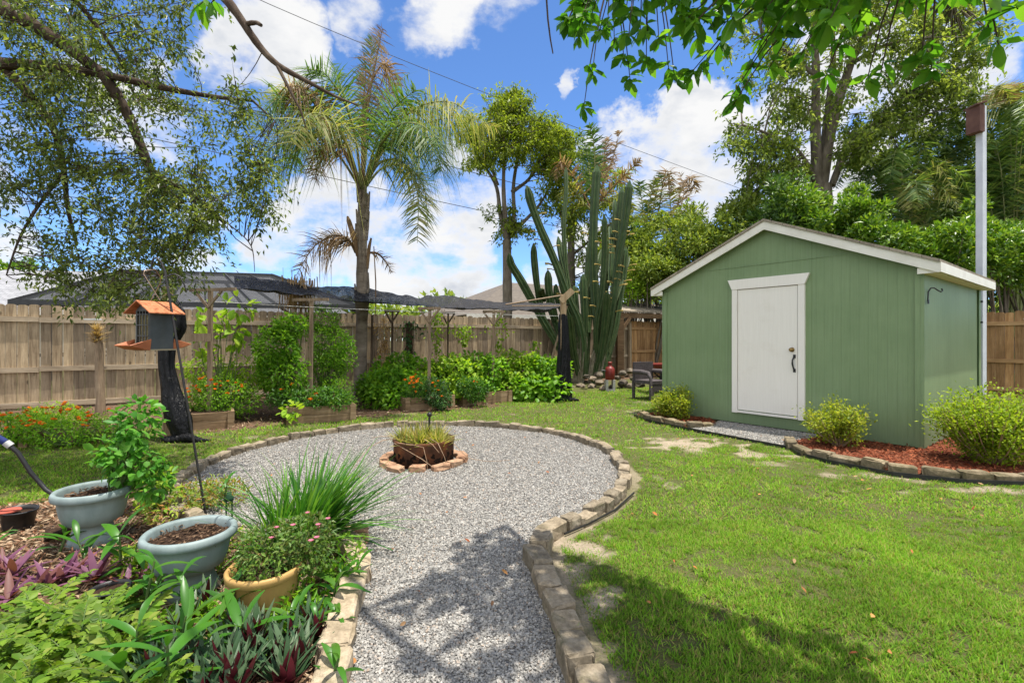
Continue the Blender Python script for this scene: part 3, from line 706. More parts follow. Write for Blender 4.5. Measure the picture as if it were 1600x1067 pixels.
lawn(200000, -12, 10.5, 6.2, 14.5, (.032, .06), (.010, .017), 3)
tag(g.emit('lawn_grass', gcol), kind='stuff')
# ================================================================== timber posts, shade cloth, raised beds
mpost = m_wood('weathered_post', (.15,.105,.07), (.26,.19,.13), (.34,.27,.19))
mpostb = m_wood('pale_post', (.24,.16,.085), (.38,.27,.16), (.46,.35,.23))
mbed = m_wood('bed_board', (.13,.085,.045), (.25,.17,.10), (.34,.25,.16), axis='x')
m_dkpost = m_wood('dark_post_wood', (.06,.042,.028), (.12,.088,.06), (.18,.14,.10))  # darker brown wood for the slim posts near the back fence
mplas = None
t = NT('black_sheet'); c = t.coord('Object')
mplas = t.done(t.pbr(t.mix(t.noise(c, 6, 4), (.003,.003,.0035), (.009,.009,.010)), .36, .22, 0, t.bump(t.noise(t.map(c, (3, 3, .8)), 7, 4, .6, 1.0), .9, .04)))

def tpost(px, py, Y, ztop, label, arm=(0, 0), brace=True, w=.055, armdir=(.93, -.36), mat=None):
    mat = mat or mpost
    b = P(px, py, Y); x = b[0]
    root = thing('trellis_post', label, 'post', (x, Y, 0), group='trellis posts holding the shade cloth')
    g = Geo(); g.bar((x, Y, -.02), (x+.02, Y, ztop), w, w); g.emit('upright', mat, root)
    if arm[1] > 0:
        a = np.array([*armdir, -.02]); a = a/np.linalg.norm(a); c_ = np.array([x+.02, Y-.06, ztop-.02])
        g = Geo(); g.bar(c_-a*arm[0], c_+a*arm[1], .03, .05); g.emit('arm', mat, root)
        if brace:
            for sg, ln in ((-1, arm[0]), (1, arm[1])):
                g = Geo(); g.bar(np.array([x+.01, Y-.05, ztop-.30]), c_+a*sg*min(.30, ln*.9)+np.array([0, 0, -.02]), .025, .035); g.emit('brace', mat, root)
    return root
tpost(327, 662, 7.7, 2.15, 'grey timber trellis post with a long crossarm behind the bird feeder', (.42, .60))
tpost(485, 650, 8.5, 2.06, 'tall grey trellis post standing at the bed of tall tomato plants', (.4, .4), brace=False)
tpost(670, 640, 9.6, 1.98, 'grey trellis post rising behind the bed with clustered orange marigolds', (.25, .25))
tpost(770, 632, 10.4, 1.96, 'grey trellis post standing in the middle of the bright leafy beds', (.25, .25))
for px, Y, zt, lb in ((699, 12.0, 2.02, 'slim dark trellis post with a Y brace, rightmost of those near the back fence'), (612, 11.2, 2.02, 'slim dark trellis post beside the palm trunk close to the back fence'), (580, 11.0, 1.9, 'thin dark trellis stake wound with dry vines right of the palm trunk')):
    tpost(px, 620, Y, zt, lb, (.2, .2) if px != 580 else (0, 0), w=.04, mat=m_dkpost)
b = P(640, 560, 11.6); g = Geo(); g.bar((b[0], b[1], 0), (b[0], b[1], 1.74), .15, .15); tag(g.emit('timber_post', m_noise('dark_timber', (.05,.032,.02), (.12,.08,.05), 6), origin=(b[0], b[1], 0)), 'short thick dark brown post against the back fence under the shade cloth', 'post')

# shade cloth: one long sagging strip of knitted netting
t = NT('shade_netting'); c = t.coord('Object')
dn = t.pbr(t.mix(t.noise(c, 5, 5), (.010,.010,.012), (.04,.04,.045)), .7, .2)
tp = t.n('ShaderNodeBsdfTransparent'); mxs = t.n('ShaderNodeMixShader')
t.l(t.ramp(t.noise(t.map(c, (1, 1, 3)), 16, 6, .75), [(.38, .6), (.60, .93)]), mxs.inputs[0]); t.l(tp.outputs[0], mxs.inputs[1]); t.l(dn, mxs.inputs[2])
mnet = t.done(mxs.outputs[0])
nu, nv_ = 150, 16
U, Vv = np.meshgrid(np.linspace(0, 1, nu), np.linspace(0, 1, nv_))
x0 = -4.62 + U*6.0; y0 = 8.1 + U*3.3
ctr = np.array([P(330,0,7.8)[0], 7.8])
wid = np.interp(U, [0, .3, .75, 1], [1.4, 1.4, 1.2, .25])
Xc = x0 - .515*Vv*wid; Yc = y0 + .857*Vv*wid
zf = np.interp(U, [0, .13, .28, .36, .50, .58, .68, .8, .92, 1], [2.22, 2.16, 2.06, 2.05, 2.0, 2.0, 2.0, 2.0, 2.06, 2.2])
zb = np.interp(U, [0, .13, .22, .30, .36, .46, .52, .60, .68, .78, .9, 1], [2.58, 2.5, 2.42, 2.47, 2.46, 2.36, 2.30, 2.36, 2.34, 2.24, 2.22, 2.2])
Zc = zf*(1-Vv) + zb*Vv - np.sin(Vv*math.pi)*.09*(1+.5*np.sin(U*23)) + (fbm(U*34, Vv*3, 4, 3)-.5)*.08
i = np.arange(nv_-1)[:, None]*nu; j = np.arange(nu-1)[None]
g = Geo(); g.add(np.stack([Xc, Yc, Zc], -1), np.stack([i+j, i+j+1, i+nu+j+1, i+nu+j], -1).reshape(-1, 4), 0, 1)
cl = g.emit('shade_cloth', mnet, origin=(-2, 9.5, 0)); tag(cl, 'long sagging strip of black shade netting stretched over the garden beds', 'shade cloth')
so_ = cl.modifiers.new('thickness', 'SOLIDIFY'); so_.thickness = .004
mwire = m_noise('grey_line', (.30,.29,.27), (.45,.44,.42), 10, .5, .3, 0)
def wire(name, pts, r, mat, label, cat, group=None):
    g = Geo(); g.tube(pts, r, 5); return tag(g.emit(name, mat, origin=pts[0]), label, cat, group)
wire('trellis_line', [P(305, 470, 7.65), P(485, 480, 8.45), P(670, 488, 9.5), P(770, 491, 10.3), P(878, 494, 11.1)], .005, mwire, 'thin pale wire strung along the trellis posts below the netting', 'wire')
wire('trellis_line', [P(790, 476, 10.6), P(893, 459, 11.2)], .018, mpost, 'pale thin batten running up to the right hand wrapped post', 'batten')
wire('trellis_line', [P(800, 478, 10.7), P(878, 478, 11.2)], .014, mpost, 'level thin batten beneath the sloping one at the right hand wrapped post', 'batten')
g = Geo(); g.bar(P(862, 560, 11.0), P(886, 478, 11.0), .03, .04); tag(g.emit('garden_stake', mpost, origin=P(862, 600, 11)*np.array([1,1,0])), 'thin leaning stake just left of the right hand wrapped post', 'stake')

def wrap(pts, rad, parent, seed, n=22, name='plastic_wrap'):
    """a gathered sheet of plastic: a tube with deep vertical folds"""
    pts = np.array(pts, float); m = 36; tt = np.linspace(0, 1, len(pts)); q = np.linspace(0, 1, m)
    c_ = np.stack([np.interp(q, tt, pts[:, k]) for k in range(3)], 1); r_ = np.interp(q, tt, rad); ang = np.arange(n*2)/(n*2)*2*math.pi
    fold = 1 + .20*(fbm(ang[None]*3.0/2 + 0*q[:, None], q[:, None]*3 + seed, seed, 3)-.5)*2 + .08*np.sin(ang[None]*7 + q[:, None]*5)
    fold[:, -1] = fold[:, 0]
    V = np.stack([c_[:, 0][:, None] + r_[:, None]*fold*np.cos(ang)[None], c_[:, 1][:, None] + r_[:, None]*fold*np.sin(ang)[None]*.85, np.repeat(c_[:, 2][:, None], n*2, 1)], -1)
    N = n*2; i = np.arange(m-1)[:, None]*N; j = np.arange(N)[None]; k = (j+1) % N
    g = Geo(); g.add(V, np.stack([i+j, i+k, i+N+k, i+N+j], -1).reshape(-1, 4), 0, 1); return g.emit(name, mplas, parent)
b = G(262, 686); x, y = b[0], b[1]
root = thing('wrapped_post', 'timber post with black plastic sheet draped down it, behind the bird feeder', 'post', (x, y, 0))
g = Geo(); g.bar((x, y, 0), (x-.02, y+.02, 2.06), .11, .11); g.emit('upright', mpostb, root)
wrap([(x+.02,y-.02,1.98),(x+.12,y-.05,1.86),(x+.17,y-.05,1.72),(x+.15,y-.04,1.48),(x+.03,y-.05,1.25),(x+.04,y-.08,1.0),(x+.11,y-.10,.7),(x+.17,y-.12,.5),(x+.24,y-.14,.3),(x+.29,y-.15,.14),(x+.30,y-.15,.0)], [.02,.06,.09,.12,.10,.09,.11,.145,.155,.13,.10], root, 3)
g = Geo(); V = None
for k in range(5):
    a = x+.2+k*.055
    g.tube([(a-.12, y-.2, .05), (a, y-.24, .035+.012*k), (a+.14, y-.2, .02), (a+.26, y-.14, .012)], [.03,.055,.04,.012], 7)
g.emit('loose_hem', mplas, root)
b = G(880, 626); x, y = b[0], b[1]
root = thing('wrapped_post', 'timber post sleeved in black plastic that flares at its foot, in front of the cactus', 'post', (x, y, 0))
g = Geo(); g.bar((x, y, 0), (x, y, 2.32), .12, .12); g.emit('upright', mpostb, root)
g = Geo(); g.bar((x-.06, y-.07, 2.18), (x+.2, y-.10, 2.42), .05, .14); g.emit('bracket', mpostb, root)
wrap([(x,y,1.9),(x,y,1.7),(x+.01,y,1.2),(x,y,.7),(x,y,.4),(x-.02,y,.2),(x-.06,y-.03,.0)], [.085,.10,.115,.14,.16,.18,.24], root, 9)
g = Geo()
for k in range(6):
    a = -.25+k*.09; g.tube([(x+a-.1, y-.12, .03), (x+a, y-.2, .05), (x+a+.12, y-.16, .03)], [.015,.05,.02], 7)
g.emit('loose_hem', mplas, root)
# horizontal rails by the feeder
g = Geo(); a = P(232, 529, 7.4); b = P(330, 527, 7.55); g.bar(a, b, .04, .125); tag(g.emit('timber_rail', mpost, origin=a), 'short pale horizontal plank fixed between wrapped post and trellis post', 'plank')
# old grey garden post with dry tuft
b = G(156, 655); x, y = b[0], b[1]
root = thing('garden_post', 'grey split wooden post with a dry straw tuft on top before the fence', 'post', (x, y, 0))
g = Geo(); g.tube([(x,y,-.02),(x+.015,y,.3),(x-.01,y,.7),(x-.005,y,1.12),(x-.02,y,1.35)], [.085,.065,.062,.06,.05], 9); g.emit('upright', mpost, root)
mstraw = m_leaf('dry_straw', [(.24,.15,.06), (.38,.26,.11), (.5,.37,.19), (.18,.10,.04)], .25, .8, .1)
def tuft(g, c, n, L, W, spread, rng=RNG, up=.7, bend=-.5):
    a = rng.uniform(0, 2*math.pi, n); s_ = rng.uniform(0, spread, n); d = np.stack([np.cos(a)*s_, np.sin(a)*s_, rng.uniform(up*.4, up, n)], -1); d = nrm(d)
    side = np.stack([-np.sin(a), np.cos(a), rng.normal(0,.3,n)], -1); L_ = L*rng.uniform(.5, 1.1, n)
    g.blades(np.asarray(c)+rng.normal(0, .02, (n, 3)), d, side, L_, W*rng.uniform(.6, 1.2, n), np.stack([np.cos(a)*.2, np.sin(a)*.2, np.full(n, bend)], -1)*L_[:, None]*rng.uniform(.4, 1.3, (n, 1)), 3)
g = Geo()
for k in range(3): tuft(g, (x-.02, y-.03, 1.30+.1*k), 70, .2, .016, 1.6)
g.emit('straw_tuft', mstraw, root)
g = Geo(); c_ = P(146, 499, 7.5); g.poly([(-.11,-.045),(.10,-.05),(.13,.0),(.08,.05),(-.10,.045)], -.012, .012, M=(np.eye(3), c_)); tag(g.emit('bird_perch', m_noise('white_plastic', (.6,.6,.58), (.75,.74,.72)), origin=c_), 'small flat white tray fixed on the fence rail above the dry tuft', 'tray')

def raised_bed(name, label, fl, length, depth, hgt, rz):
    root = thing(name, label, 'raised bed', (fl[0], fl[1], 0), rz, group='wooden raised garden beds')
    th = .04
    for (c_, sz) in (((length/2, 0, hgt/2), (length, th, hgt)), ((length/2, depth, hgt/2), (length, th, hgt)), ((th*.5, depth/2, hgt/2), (th, depth-th-.004, hgt-.006)), ((length-th*.5, depth/2, hgt/2), (th, depth-th-.004, hgt-.006))):
        g = Geo()
        for k in range(2): g.box((c_[0], c_[1], hgt*(.25+.5*k)-.0), (sz[0], sz[1], sz[2]/2-.005))
        g.emit('side_board', mbed, root, local=True)
    for sx in (.045, length-.045):
        g = Geo(); g.box((sx, -.042, hgt*.52), (.09, .04, hgt*1.04)); g.emit('corner_post', mbed, root, local=True)
    g = Geo(); g.box((length/2, depth/2, hgt*.45), (length-2*th-.01, depth-2*th-.01, hgt*.8)); g.emit('soil', m_soil, root, local=True)
    return root
m_soil = m_noise('potting_soil', (.025,.015,.010), (.085,.05,.032), 30, .95, .1, 1.0, .02, mid=(.05,.03,.02))
def gnd(px, py): b = G(px, py); return b[:2]
RZB = math.atan2(.515, .857)
raised_bed('raised_bed', 'raised wooden bed with orange marigolds beside the black wrapped post', gnd(290, 674), .62, .95, .25, RZB)
raised_bed('raised_bed', 'raised wooden bed below the two tall tomato plants', gnd(447, 664), 1.05, .95, .27, RZB*.8)
raised_bed('raised_bed', 'raised wooden bed with clustered orange marigolds right of the palm trunk', gnd(632, 643), 1.0, 1.0, .25, RZB)
raised_bed('raised_bed', 'raised wooden bed under the bright green bushes in the middle of the row', gnd(722, 634), 1.15, 1.0, .25, RZB)
raised_bed('raised_bed', 'low wooden bed with marigolds at the left edge by the fence', gnd(33, 699), .9, .75, .22, RZB*.6)

# ================================================================== cactus
t = NT('cactus_skin'); c = t.coord('Object'); n = t.noise(c, 5, 4)
mcac = t.done(t.pbr(t.mix(1.0, t.ramp(n, [(.3, (.022,.045,.015)), (.6, (.042,.078,.024)), (.8, (.085,.12,.045))]), t.ramp(t.island(), [(0, .75), (1, 1.25)]), 'MULTIPLY'), .5, .3, 0, t.bump(t.noise(c, 40, 3), .3, .01)))
mspine = m_noise('spine_line', (.045,.07,.025), (.12,.14,.06), 20, .8, .1, 0)
mcorky = m_noise('corky_cactus_skin', (.13,.11,.07), (.30,.27,.19), 10, .9, .1, .6, .02)
CYD = 13.9
cac = thing('columnar_cactus', 'huge columnar cactus with many upright ribbed stems by the fence', 'cactus', (*P(920, 598, CYD)[:2], 0))
def stem(pts, w, dy=0, mat=None):
    p = np.array([P(px, py, CYD + dy*q) for (px, py), q in zip(pts, np.linspace(0, 1, len(pts)))])
    q = np.linspace(0, 1, len(p)); m = max(10, len(p)*5); qq = np.linspace(0, 1, m)
    c_ = np.stack([np.interp(qq, q, p[:, k]) for k in range(3)], 1)
    for _ in range(3): c_[1:-1] = (c_[:-2]+2*c_[1:-1]+c_[2:])/4
    L = np.concatenate([[0], np.cumsum(np.linalg.norm(np.diff(c_, axis=0), axis=1))]); fromtip = L[-1]-L
    r = w*CYD/F*.37*np.clip(np.sqrt(np.clip(fromtip/.22, 0.02, 1)), .15, 1)*(1+.05*np.sin(L*5)+RNG.normal(0,.015,m))*np.interp(L, [0,.4], [.8,1])
    g = Geo(); g.tube(c_, r, 14, star=.38, smooth=0)
    if mat is None:                                       # pale lines of spines along the ribs
        V = g.V[0].reshape(len(c_), 14, 3)
        for k in range(0, 14, 2): g.tube(V[::2, k], .008, 4, mi=1, cap=False)
    g.emit('stem', [mat or mcac, mspine], cac)
STEMS = [([(925,600),(938,545),(930,480),(926,400),(928,330),(933,258)], 18, .3), ([(925,600),(945,540),(958,470),(966,400),(976,350),(984,282)], 16, -.2), ([(948,590),(950,520),(960,470),(968,410),(966,350),(972,292)], 13, .5),
    ([(910,590),(912,540),(905,500),(890,470),(868,410),(845,360),(830,320),(823,290)], 16, -.4), ([(895,580),(872,540),(848,500),(830,468),(812,435),(797,412),(796,396)], 16, -.6), ([(850,505),(843,470),(838,440),(834,400),(834,380)], 13, -.6),
    ([(868,500),(860,470),(857,450),(856,422)], 16, -.3), ([(905,545),(902,500),(899,470),(897,446)], 13, .2), ([(912,545),(914,500),(912,460),(911,428)], 16, .1), ([(905,540),(893,500),(880,455),(870,420),(863,395)], 11, .6),
    ([(892,470),(884,420),(880,350),(885,300),(884,262)], 9, .8), ([(935,560),(930,520),(940,460),(945,400),(944,335)], 12, -.5), ([(940,590),(952,540),(962,500),(964,470)], 18, .3), ([(905,590),(896,550),(892,515),(890,490)], 13, -.8),
    ([(880,490),(872,470),(868,450),(869,444)], 13, -.2), ([(920,520),(922,450),(936,410),(940,390)], 11, .9), ([(955,440),(957,380),(955,350)], 16, .9), ([(962,470),(975,430),(984,400)], 8, .6), ([(850,470),(846,455),(847,452)], 12, -.9), ([(915,590),(918,520),(915,470),(918,420),(922,375)], 13, .7), ([(928,580),(936,500),(950,430),(957,380),(962,330),(960,312)], 13, 1.0), ([(900,570),(888,520),(880,490),(878,462)], 14, -.3), ([(935,580),(944,520),(948,480),(949,455)], 15, -.6), ([(940,585),(958,530),(968,470),(974,430),(978,385)], 14, .4), ([(880,540),(866,500),(858,480),(856,466)], 12, .3), ([(905,560),(898,500),(886,440),(876,400),(872,370)], 12, .9)]
for s_, wd, dy in STEMS: stem(s_, wd, dy)
for pts, wd in (([(905,600),(907,570),(910,540),(908,515)], 22), ([(930,604),(938,575),(944,545)], 20), ([(897,600),(890,560),(880,530)], 9), ([(922,602),(925,570),(930,545)], 12)): stem(pts, wd, 0, mcorky)
mblos = m_leaf('cactus_bud', [(.35,.13,.03), (.42,.30,.09), (.16,.22,.05)], .2, .6)
for k in range(46):
    s_, wd, dy = STEMS[int(RNG.choice([0,1,2,11,3,17]))]; q = RNG.uniform(.35, .85)*(len(s_)-1); a = int(q); px = s_[a][0]+(s_[a+1][0]-s_[a][0])*(q-a) if a+1 < len(s_) else s_[a][0]; py = s_[a][1]+(s_[a+1][1]-s_[a][1])*(q-a) if a+1 < len(s_) else s_[a][1]
    sg = RNG.choice([-1, 1]); p0 = P(px+sg*wd*.42, py, CYD-.12); g = Geo(); g.tube([p0, p0+np.array([sg*.10, -.05, .03]), p0+np.array([sg*.20, -.08, .02])], [.012,.014,.028], 6); g.emit('bud', mblos, cac)

# rocks under the cactus
mrock = m_stone('field_rock', (.09,.073,.056), (.175,.147,.115), (.28,.25,.20), rnd=.4)
def rock(g, c_, r, seed, sq=(1, .85, .65)):
    import bmesh
    bm = bmesh.new(); bmesh.ops.create_icosphere(bm, subdivisions=2, radius=1); V = np.array([v.co for v in bm.verts]); T = np.array([[v.index for v in f.verts] for f in bm.faces]); bm.free()
    rr = np.random.default_rng(seed); d = 1 + (fbm(V[:, 0]*1.3+seed, V[:, 1]*1.3+V[:, 2]*1.7, seed, 3)-.5)*.7
    for _ in range(5):
        n_ = nrm(rr.normal(size=3)); h = rr.uniform(.55, .85); q = V@n_; V = V - np.where(q > h, q-h, 0)[:, None]*n_
    g.add(V*d[:, None]*r*np.array(sq)+np.array(c_), T)
k = 0
for (px, py, r) in [(862,606,.13),(893,607,.12),(908,604,.14),(925,606,.15),(938,597,.13),(944,606,.14),(972,598,.16),(985,604,.17),(1000,600,.15),(972,583,.13),(985,580,.14),(965,590,.10),(935,585,.13),(925,592,.11),(955,604,.1),(990,592,.12),(880,603,.09),(917,588,.1)]:
    b = P(px, py, 13.2 + RNG.uniform(-.5, .5)); b[2] = max(.05, b[2]); g = Geo(); rock(g, b, r*1.05, 30+k, (1, .9, .6)); k += 1
    tag(g.emit('garden_rock', mrock, origin=b*np.array([1,1,0])), 'weathered lump of rock heaped round the foot of the cactus', 'rock', 'rocks heaped round the cactus')
# red can on a pale block
b = P(953, 601, 12.6); b[2] = 0
root = thing('metal_can', 'small red metal can with a narrow neck standing right of the cactus', 'can', (b[0], b[1], 0))
mredp = m_noise('red_paint', (.13,.014,.011), (.21,.03,.02), 6, .4, .4, .15)
g = Geo(); g.lathe((b[0], b[1], .30), [(0,0),(.11,0),(.125,.03),(.125,.27),(.10,.32),(.05,.35),(.045,.41),(.055,.42),(.055,.46),(0,.47)], 20); g.emit('body', mredp, root)
g = Geo(); g.tube([b+np.array([-.1,-.03,.52]), b+np.array([-.18,-.04,.54]), b+np.array([-.22,-.04,.53])], .02, 6); g.emit('spout', mblk, root)
g = Geo()
for sx in (-.09, .09): g.box((b[0]+sx, b[1], .15), (.06, .2, .298))
g.box((b[0], b[1], .03), (.12, .2, .05)); tag(g.emit('stand', m_noise('pale_concrete', (.35,.33,.30), (.5,.48,.45), 20), origin=(b[0], b[1], 0)), 'pale concrete block stand under the red can', 'stand')
# lean-to
mdk = m_wood('dark_beam', (.07,.045,.025), (.16,.10,.055), (.24,.16,.09), axis='x')
b = P(969, 590, 15.6); lt = thing('lean_to', 'low open lean-to with a worn shingle roof between cactus and shed', 'shelter', (b[0], b[1], 0))
g = Geo(); g.bar((b[0], b[1], 0), (b[0], b[1], 2.05), .2, .2); g.emit('post', mdk, lt)
g = Geo(); g.bar(b*np.array([1,1,0])+np.array([-.6,-.3,2.12]), b*np.array([1,1,0])+np.array([2.6,1.2,2.12]), .05, .16); g.emit('beam', mdk, lt)
g = Geo(); g.bar((b[0], b[1]-.05, 1.6), (b[0]+.34, b[1]+.12, 2.05), .08, .1); g.emit('brace', mdk, lt)
g = Geo(); q = np.array([[-.75,-.45],[2.8,1.25],[2.3,2.7],[-.2,1.5]])+b[:2]; zz = np.array([2.22,2.22,2.62,2.62]); V = np.concatenate([np.c_[q, zz], np.c_[q, zz+.05]])
g.add(V, [[3,2,1,0],[4,5,6,7],[0,1,5,4],[1,2,6,5],[2,3,7,6],[3,0,4,7]]); g.emit('roof', mshing, lt)
# resin chair beside the shed
mwick = m_noise('grey_wicker', (.05,.042,.042), (.12,.10,.10), 40, .7, .3, .8, .01)
b = P(1018, 620, 10.9); b[2] = 0; ch = thing('garden_chair', 'dark grey woven garden chair half hidden by the left wall of the shed', 'chair', (*b[:2], 0), .5)
g = Geo(); g.box((0,0,.40), (.58,.56,.07)); g.emit('seat', mwick, ch, local=True)
g = Geo(); g.box((0,.27,.62), (.58,.06,.42)); g.emit('backrest', mwick, ch, local=True)
for sx in (-.29, .29):
    g = Geo(); g.tube([(sx,-.28,.02),(sx,-.27,.5),(sx,-.2,.6),(sx,.0,.62),(sx,.25,.62)], [.03,.035,.05,.055,.05], 8); g.emit('armrest', mwick, ch, local=True)
    g = Geo(); g.bar((sx,.26,0), (sx,.27,.42), .05, .05); g.emit('leg', mwick, ch, local=True)
    g = Geo(); g.bar((sx,-.27,0), (sx,-.27,.40), .05, .05); g.emit('leg', mwick, ch, local=True)
g = Geo(); g.box((0,-.26,.28), (.5,.03,.16)); g.emit('apron', mwick, ch, local=True)
b = P(1032, 600, 12.2); b[2] = 0; wb = thing('wheelbarrow', 'red topped black wheelbarrow mostly hidden behind the left wall of the shed', 'wheelbarrow', (*b[:2], 0), .2)
g = Geo(); g.poly([(-.35,-.3),(.6,-.25),(.6,.25),(-.35,.3)], .70, .74); g.box((.12,0,.63), (.7,.45,.13), taper=1.25); g.emit('tray', mredp, wb, local=True)
g = Geo(); V = Geo().lathe((0,0,0), [(.12,-.05),(.2,-.05),(.23,-.02),(.23,.02),(.2,.05),(.12,.05),(.12,-.05)], 22); v = V.V[0]; g.add(np.stack([v[:,0]+.18, v[:,2], v[:,1]+.24], -1), V.Fq[0][0], 0, 1); g.emit('wheel', mblk, wb, local=True)
for sy in (-.22, .22):
    g = Geo(); g.tube([(-.45,sy,.78),(-.2,sy,.62),(.18,sy*.3,.24)], .02, 7); g.emit('handle', mblk, wb, local=True)
    g = Geo(); g.tube([(-.1,sy,.6),(-.15,sy,.02)], .018, 7); g.emit('leg', mblk, wb, local=True)

# ================================================================== fire pit
mrust = m_noise('rusted_steel', (.035,.018,.012), (.20,.075,.03), 7, .9, .15, .6, .006, mid=(.085,.042,.026))
fp = thing('fire_pit', 'rusty steel fire ring planted with spiky weeds in the gravel circle', 'fire pit', (*FPIT, 0))
g = Geo(); R_ = .325
g.lathe((*FPIT, .0), [(R_-.012,.0),(R_,.0),(R_+.002,.23),(R_+.012,.245),(R_+.012,.265),(R_-.012,.265),(R_-.014,.0)], 48); g.emit('ring', mrust, fp)
mchar = m_noise('dark_cutout', (.008,.006,.005), (.022,.014,.01), 9, 1, .05, 0)
for k, a in enumerate(np.linspace(-2.6, -.2, 7)):
    for sh in range(3):
        aa = a + (sh-1)*.10; c_ = np.array([*FPIT, .0])+np.array([math.cos(aa)*(R_+.003), math.sin(aa)*(R_+.003), .095+.03*math.sin(k*2+sh*2.1)])
        n_ = np.array([math.cos(aa), math.sin(aa), 0]); tt_ = np.array([-n_[1], n_[0], 0]); g = Geo()
        m_ = 8; an = np.arange(m_)/m_*2*math.pi; rr = .022*(1+.4*np.sin(an*3+k+sh))
        V = c_ + (np.cos(an)*rr)[:, None]*tt_ + (np.sin(an)*rr*1.2)[:, None]*np.array([0,0,1]) + n_*.0015; V2 = V - n_*.004
        q = np.arange(m_); g.add(np.concatenate([V, V2]), np.stack([q, (q+1) % m_, (q+1) % m_+m_, q+m_], -1)); g.add(np.concatenate([V, c_[None]+n_*.0015]), np.stack([q, (q+1) % m_, np.full(m_, m_)], -1)); g.emit('cutout', mchar, fp)
g = Geo(); g.lathe((*FPIT, 0), [(0,.20),(.2,.205),(R_-.016,.19),(R_-.016,.02)], 30); g.emit('soil', m_soil, fp)
mgr2 = m_leaf('pit_weeds', [(.13,.20,.03), (.26,.31,.06), (.36,.34,.10), (.46,.38,.18), (.08,.13,.025)], .4, .6, .2)
g = Geo()
for k in range(16):
    a = RNG.uniform(0, 6.28); r_ = RNG.uniform(0, .25); tuft(g, (FPIT[0]+r_*math.cos(a), FPIT[1]+r_*math.sin(a), .2), 60, .29, .018, 1.4, up=.9)
tag(g.emit('weed_clump', mgr2, origin=(*FPIT, .2)), 'clump of half dry spiky weeds growing out of the fire ring', 'plant')
mtwig = m_noise('dry_vine_bark', (.24,.15,.09), (.42,.30,.20), 14, .9, .1, .3, .004)
def vine(pts): 
    pts = np.array([(*FPIT, 0)])+np.array(pts); return pts
for k, pts in enumerate([[(-.30,-.12,.24),(-.2,-.30,.27),(-.05,-.34,.26),(.06,-.36,.24),(.1,-.38,.1),(.11,-.40,.02)], [(-.28,-.2,.25),(-.1,-.35,.20),(.05,-.37,.12),(.16,-.4,.05),(.22,-.42,.015)], [(.1,-.2,.3),(.2,-.3,.27),(.27,-.3,.12),(.3,-.33,.02)], [(-.2,.0,.27),(-.42,-.1,.26),(-.55,-.2,.2),(-.63,-.3,.08),(-.66,-.36,.02)], [(.2,-.05,.27),(.34,-.1,.22),(.5,-.15,.08),(.7,-.1,.03),(.95,0,.02)], [(-.35,.0,.28),(-.5,.05,.27),(-.58,.02,.26)], [(.05,-.25,.30),(.15,-.33,.26),(.22,-.345,.18)]]):
    g = Geo(); p = vine(pts); g.tube(p, np.linspace(.0045, .002, len(p)), 5); tag(g.emit('dry_vine', mtwig, origin=p[0]), 'dry bare vine stem straggling over the rim of the fire ring', 'vine', 'dry vines on the fire ring')
g = Geo(); p = np.array([*FPIT, 0])+np.array([.06,-.05,0]); g.tube([p+np.array([0,0,.15]), p+np.array([.01,0,.50])], .012, 8); g.lathe(p+np.array([.01,0,.50]), [(0,0),(.022,.01),(.028,.03),(.018,.05),(0,.055)], 12); tag(g.emit('garden_stake', mblk, origin=p), 'short dark metal stake with a round head standing in the fire ring', 'stake')

# ================================================================== bird feeder on a hook
mhook = m_noise('black_iron', (.012,.011,.011), (.03,.026,.024), 20, .5, .4, .3, .003)
q0 = G(322, 806); top = P(258, 425, 3.72)
hook = thing('shepherd_hook', 'tall leaning black shepherd hook stuck in the planted bed', 'hook', q0)
g = Geo(); d = top-q0
pts = [q0-d*.05, q0, q0+d*.5, top, P(252, 410, 3.72), P(245, 403, 3.71), P(240, 404, 3.70), P(237, 412, 3.70), P(237, 421, 3.70), P(233, 424, 3.70), P(229, 419, 3.70)]
g.tube(pts, .0085, 8); g.emit('rod', mhook, hook)
g = Geo(); g.tube([top-d*.02, P(272, 428, 3.74), P(281, 432, 3.75), P(288, 445, 3.76), P(291, 456, 3.77), P(294, 452, 3.77)], .006, 7); g.emit('side_arm', mhook, hook)
FY = 3.72; fc = P(242, 545, FY)
fd = thing('bird_feeder', 'hanging bird feeder with an orange rust roof, grey body and seed trays', 'bird feeder', fc, math.radians(70))
mrr = m_noise('orange_rust_roof', (.19,.06,.025), (.50,.21,.11), 5, .7, .25, .3, .004, stretch=(8, 8, 1), mid=(.42,.145,.06))
mgreyb = m_noise('charcoal_metal', (.045,.05,.05), (.085,.092,.092), 6, .5, .35, .15)
mor = m_noise('orange_tray', (.26,.075,.03), (.45,.15,.06), 8, .55, .35, .3)
bw, bd, bh = .175, .15, .29
g = Geo(); 
for sy in (-1, 1): g.box((0, sy*bd/2, bh/2), (bw, .008, bh))
g.emit('body_panel', mgreyb, fd, local=True)
g = Geo()
for sx in (-1, 1):
    for k in range(5): g.box((sx*bw/2, (k-2)*bd/4.6, bh/2), (.006, .007, bh-.004))
    for z in (.02, .10, .18, .26): g.box((sx*bw/2+sx*.004, 0, z), (.004, bd-.02, .006))
g.emit('side_mesh', mgreyb, fd, local=True)
g = Geo(); g.box((0, 0, .13), (bw-.02, bd-.03, .25)); g.emit('seed', m_noise('bird_seed', (.14,.12,.06), (.30,.27,.14), 60, .9, .1, .6, .006), fd, local=True)
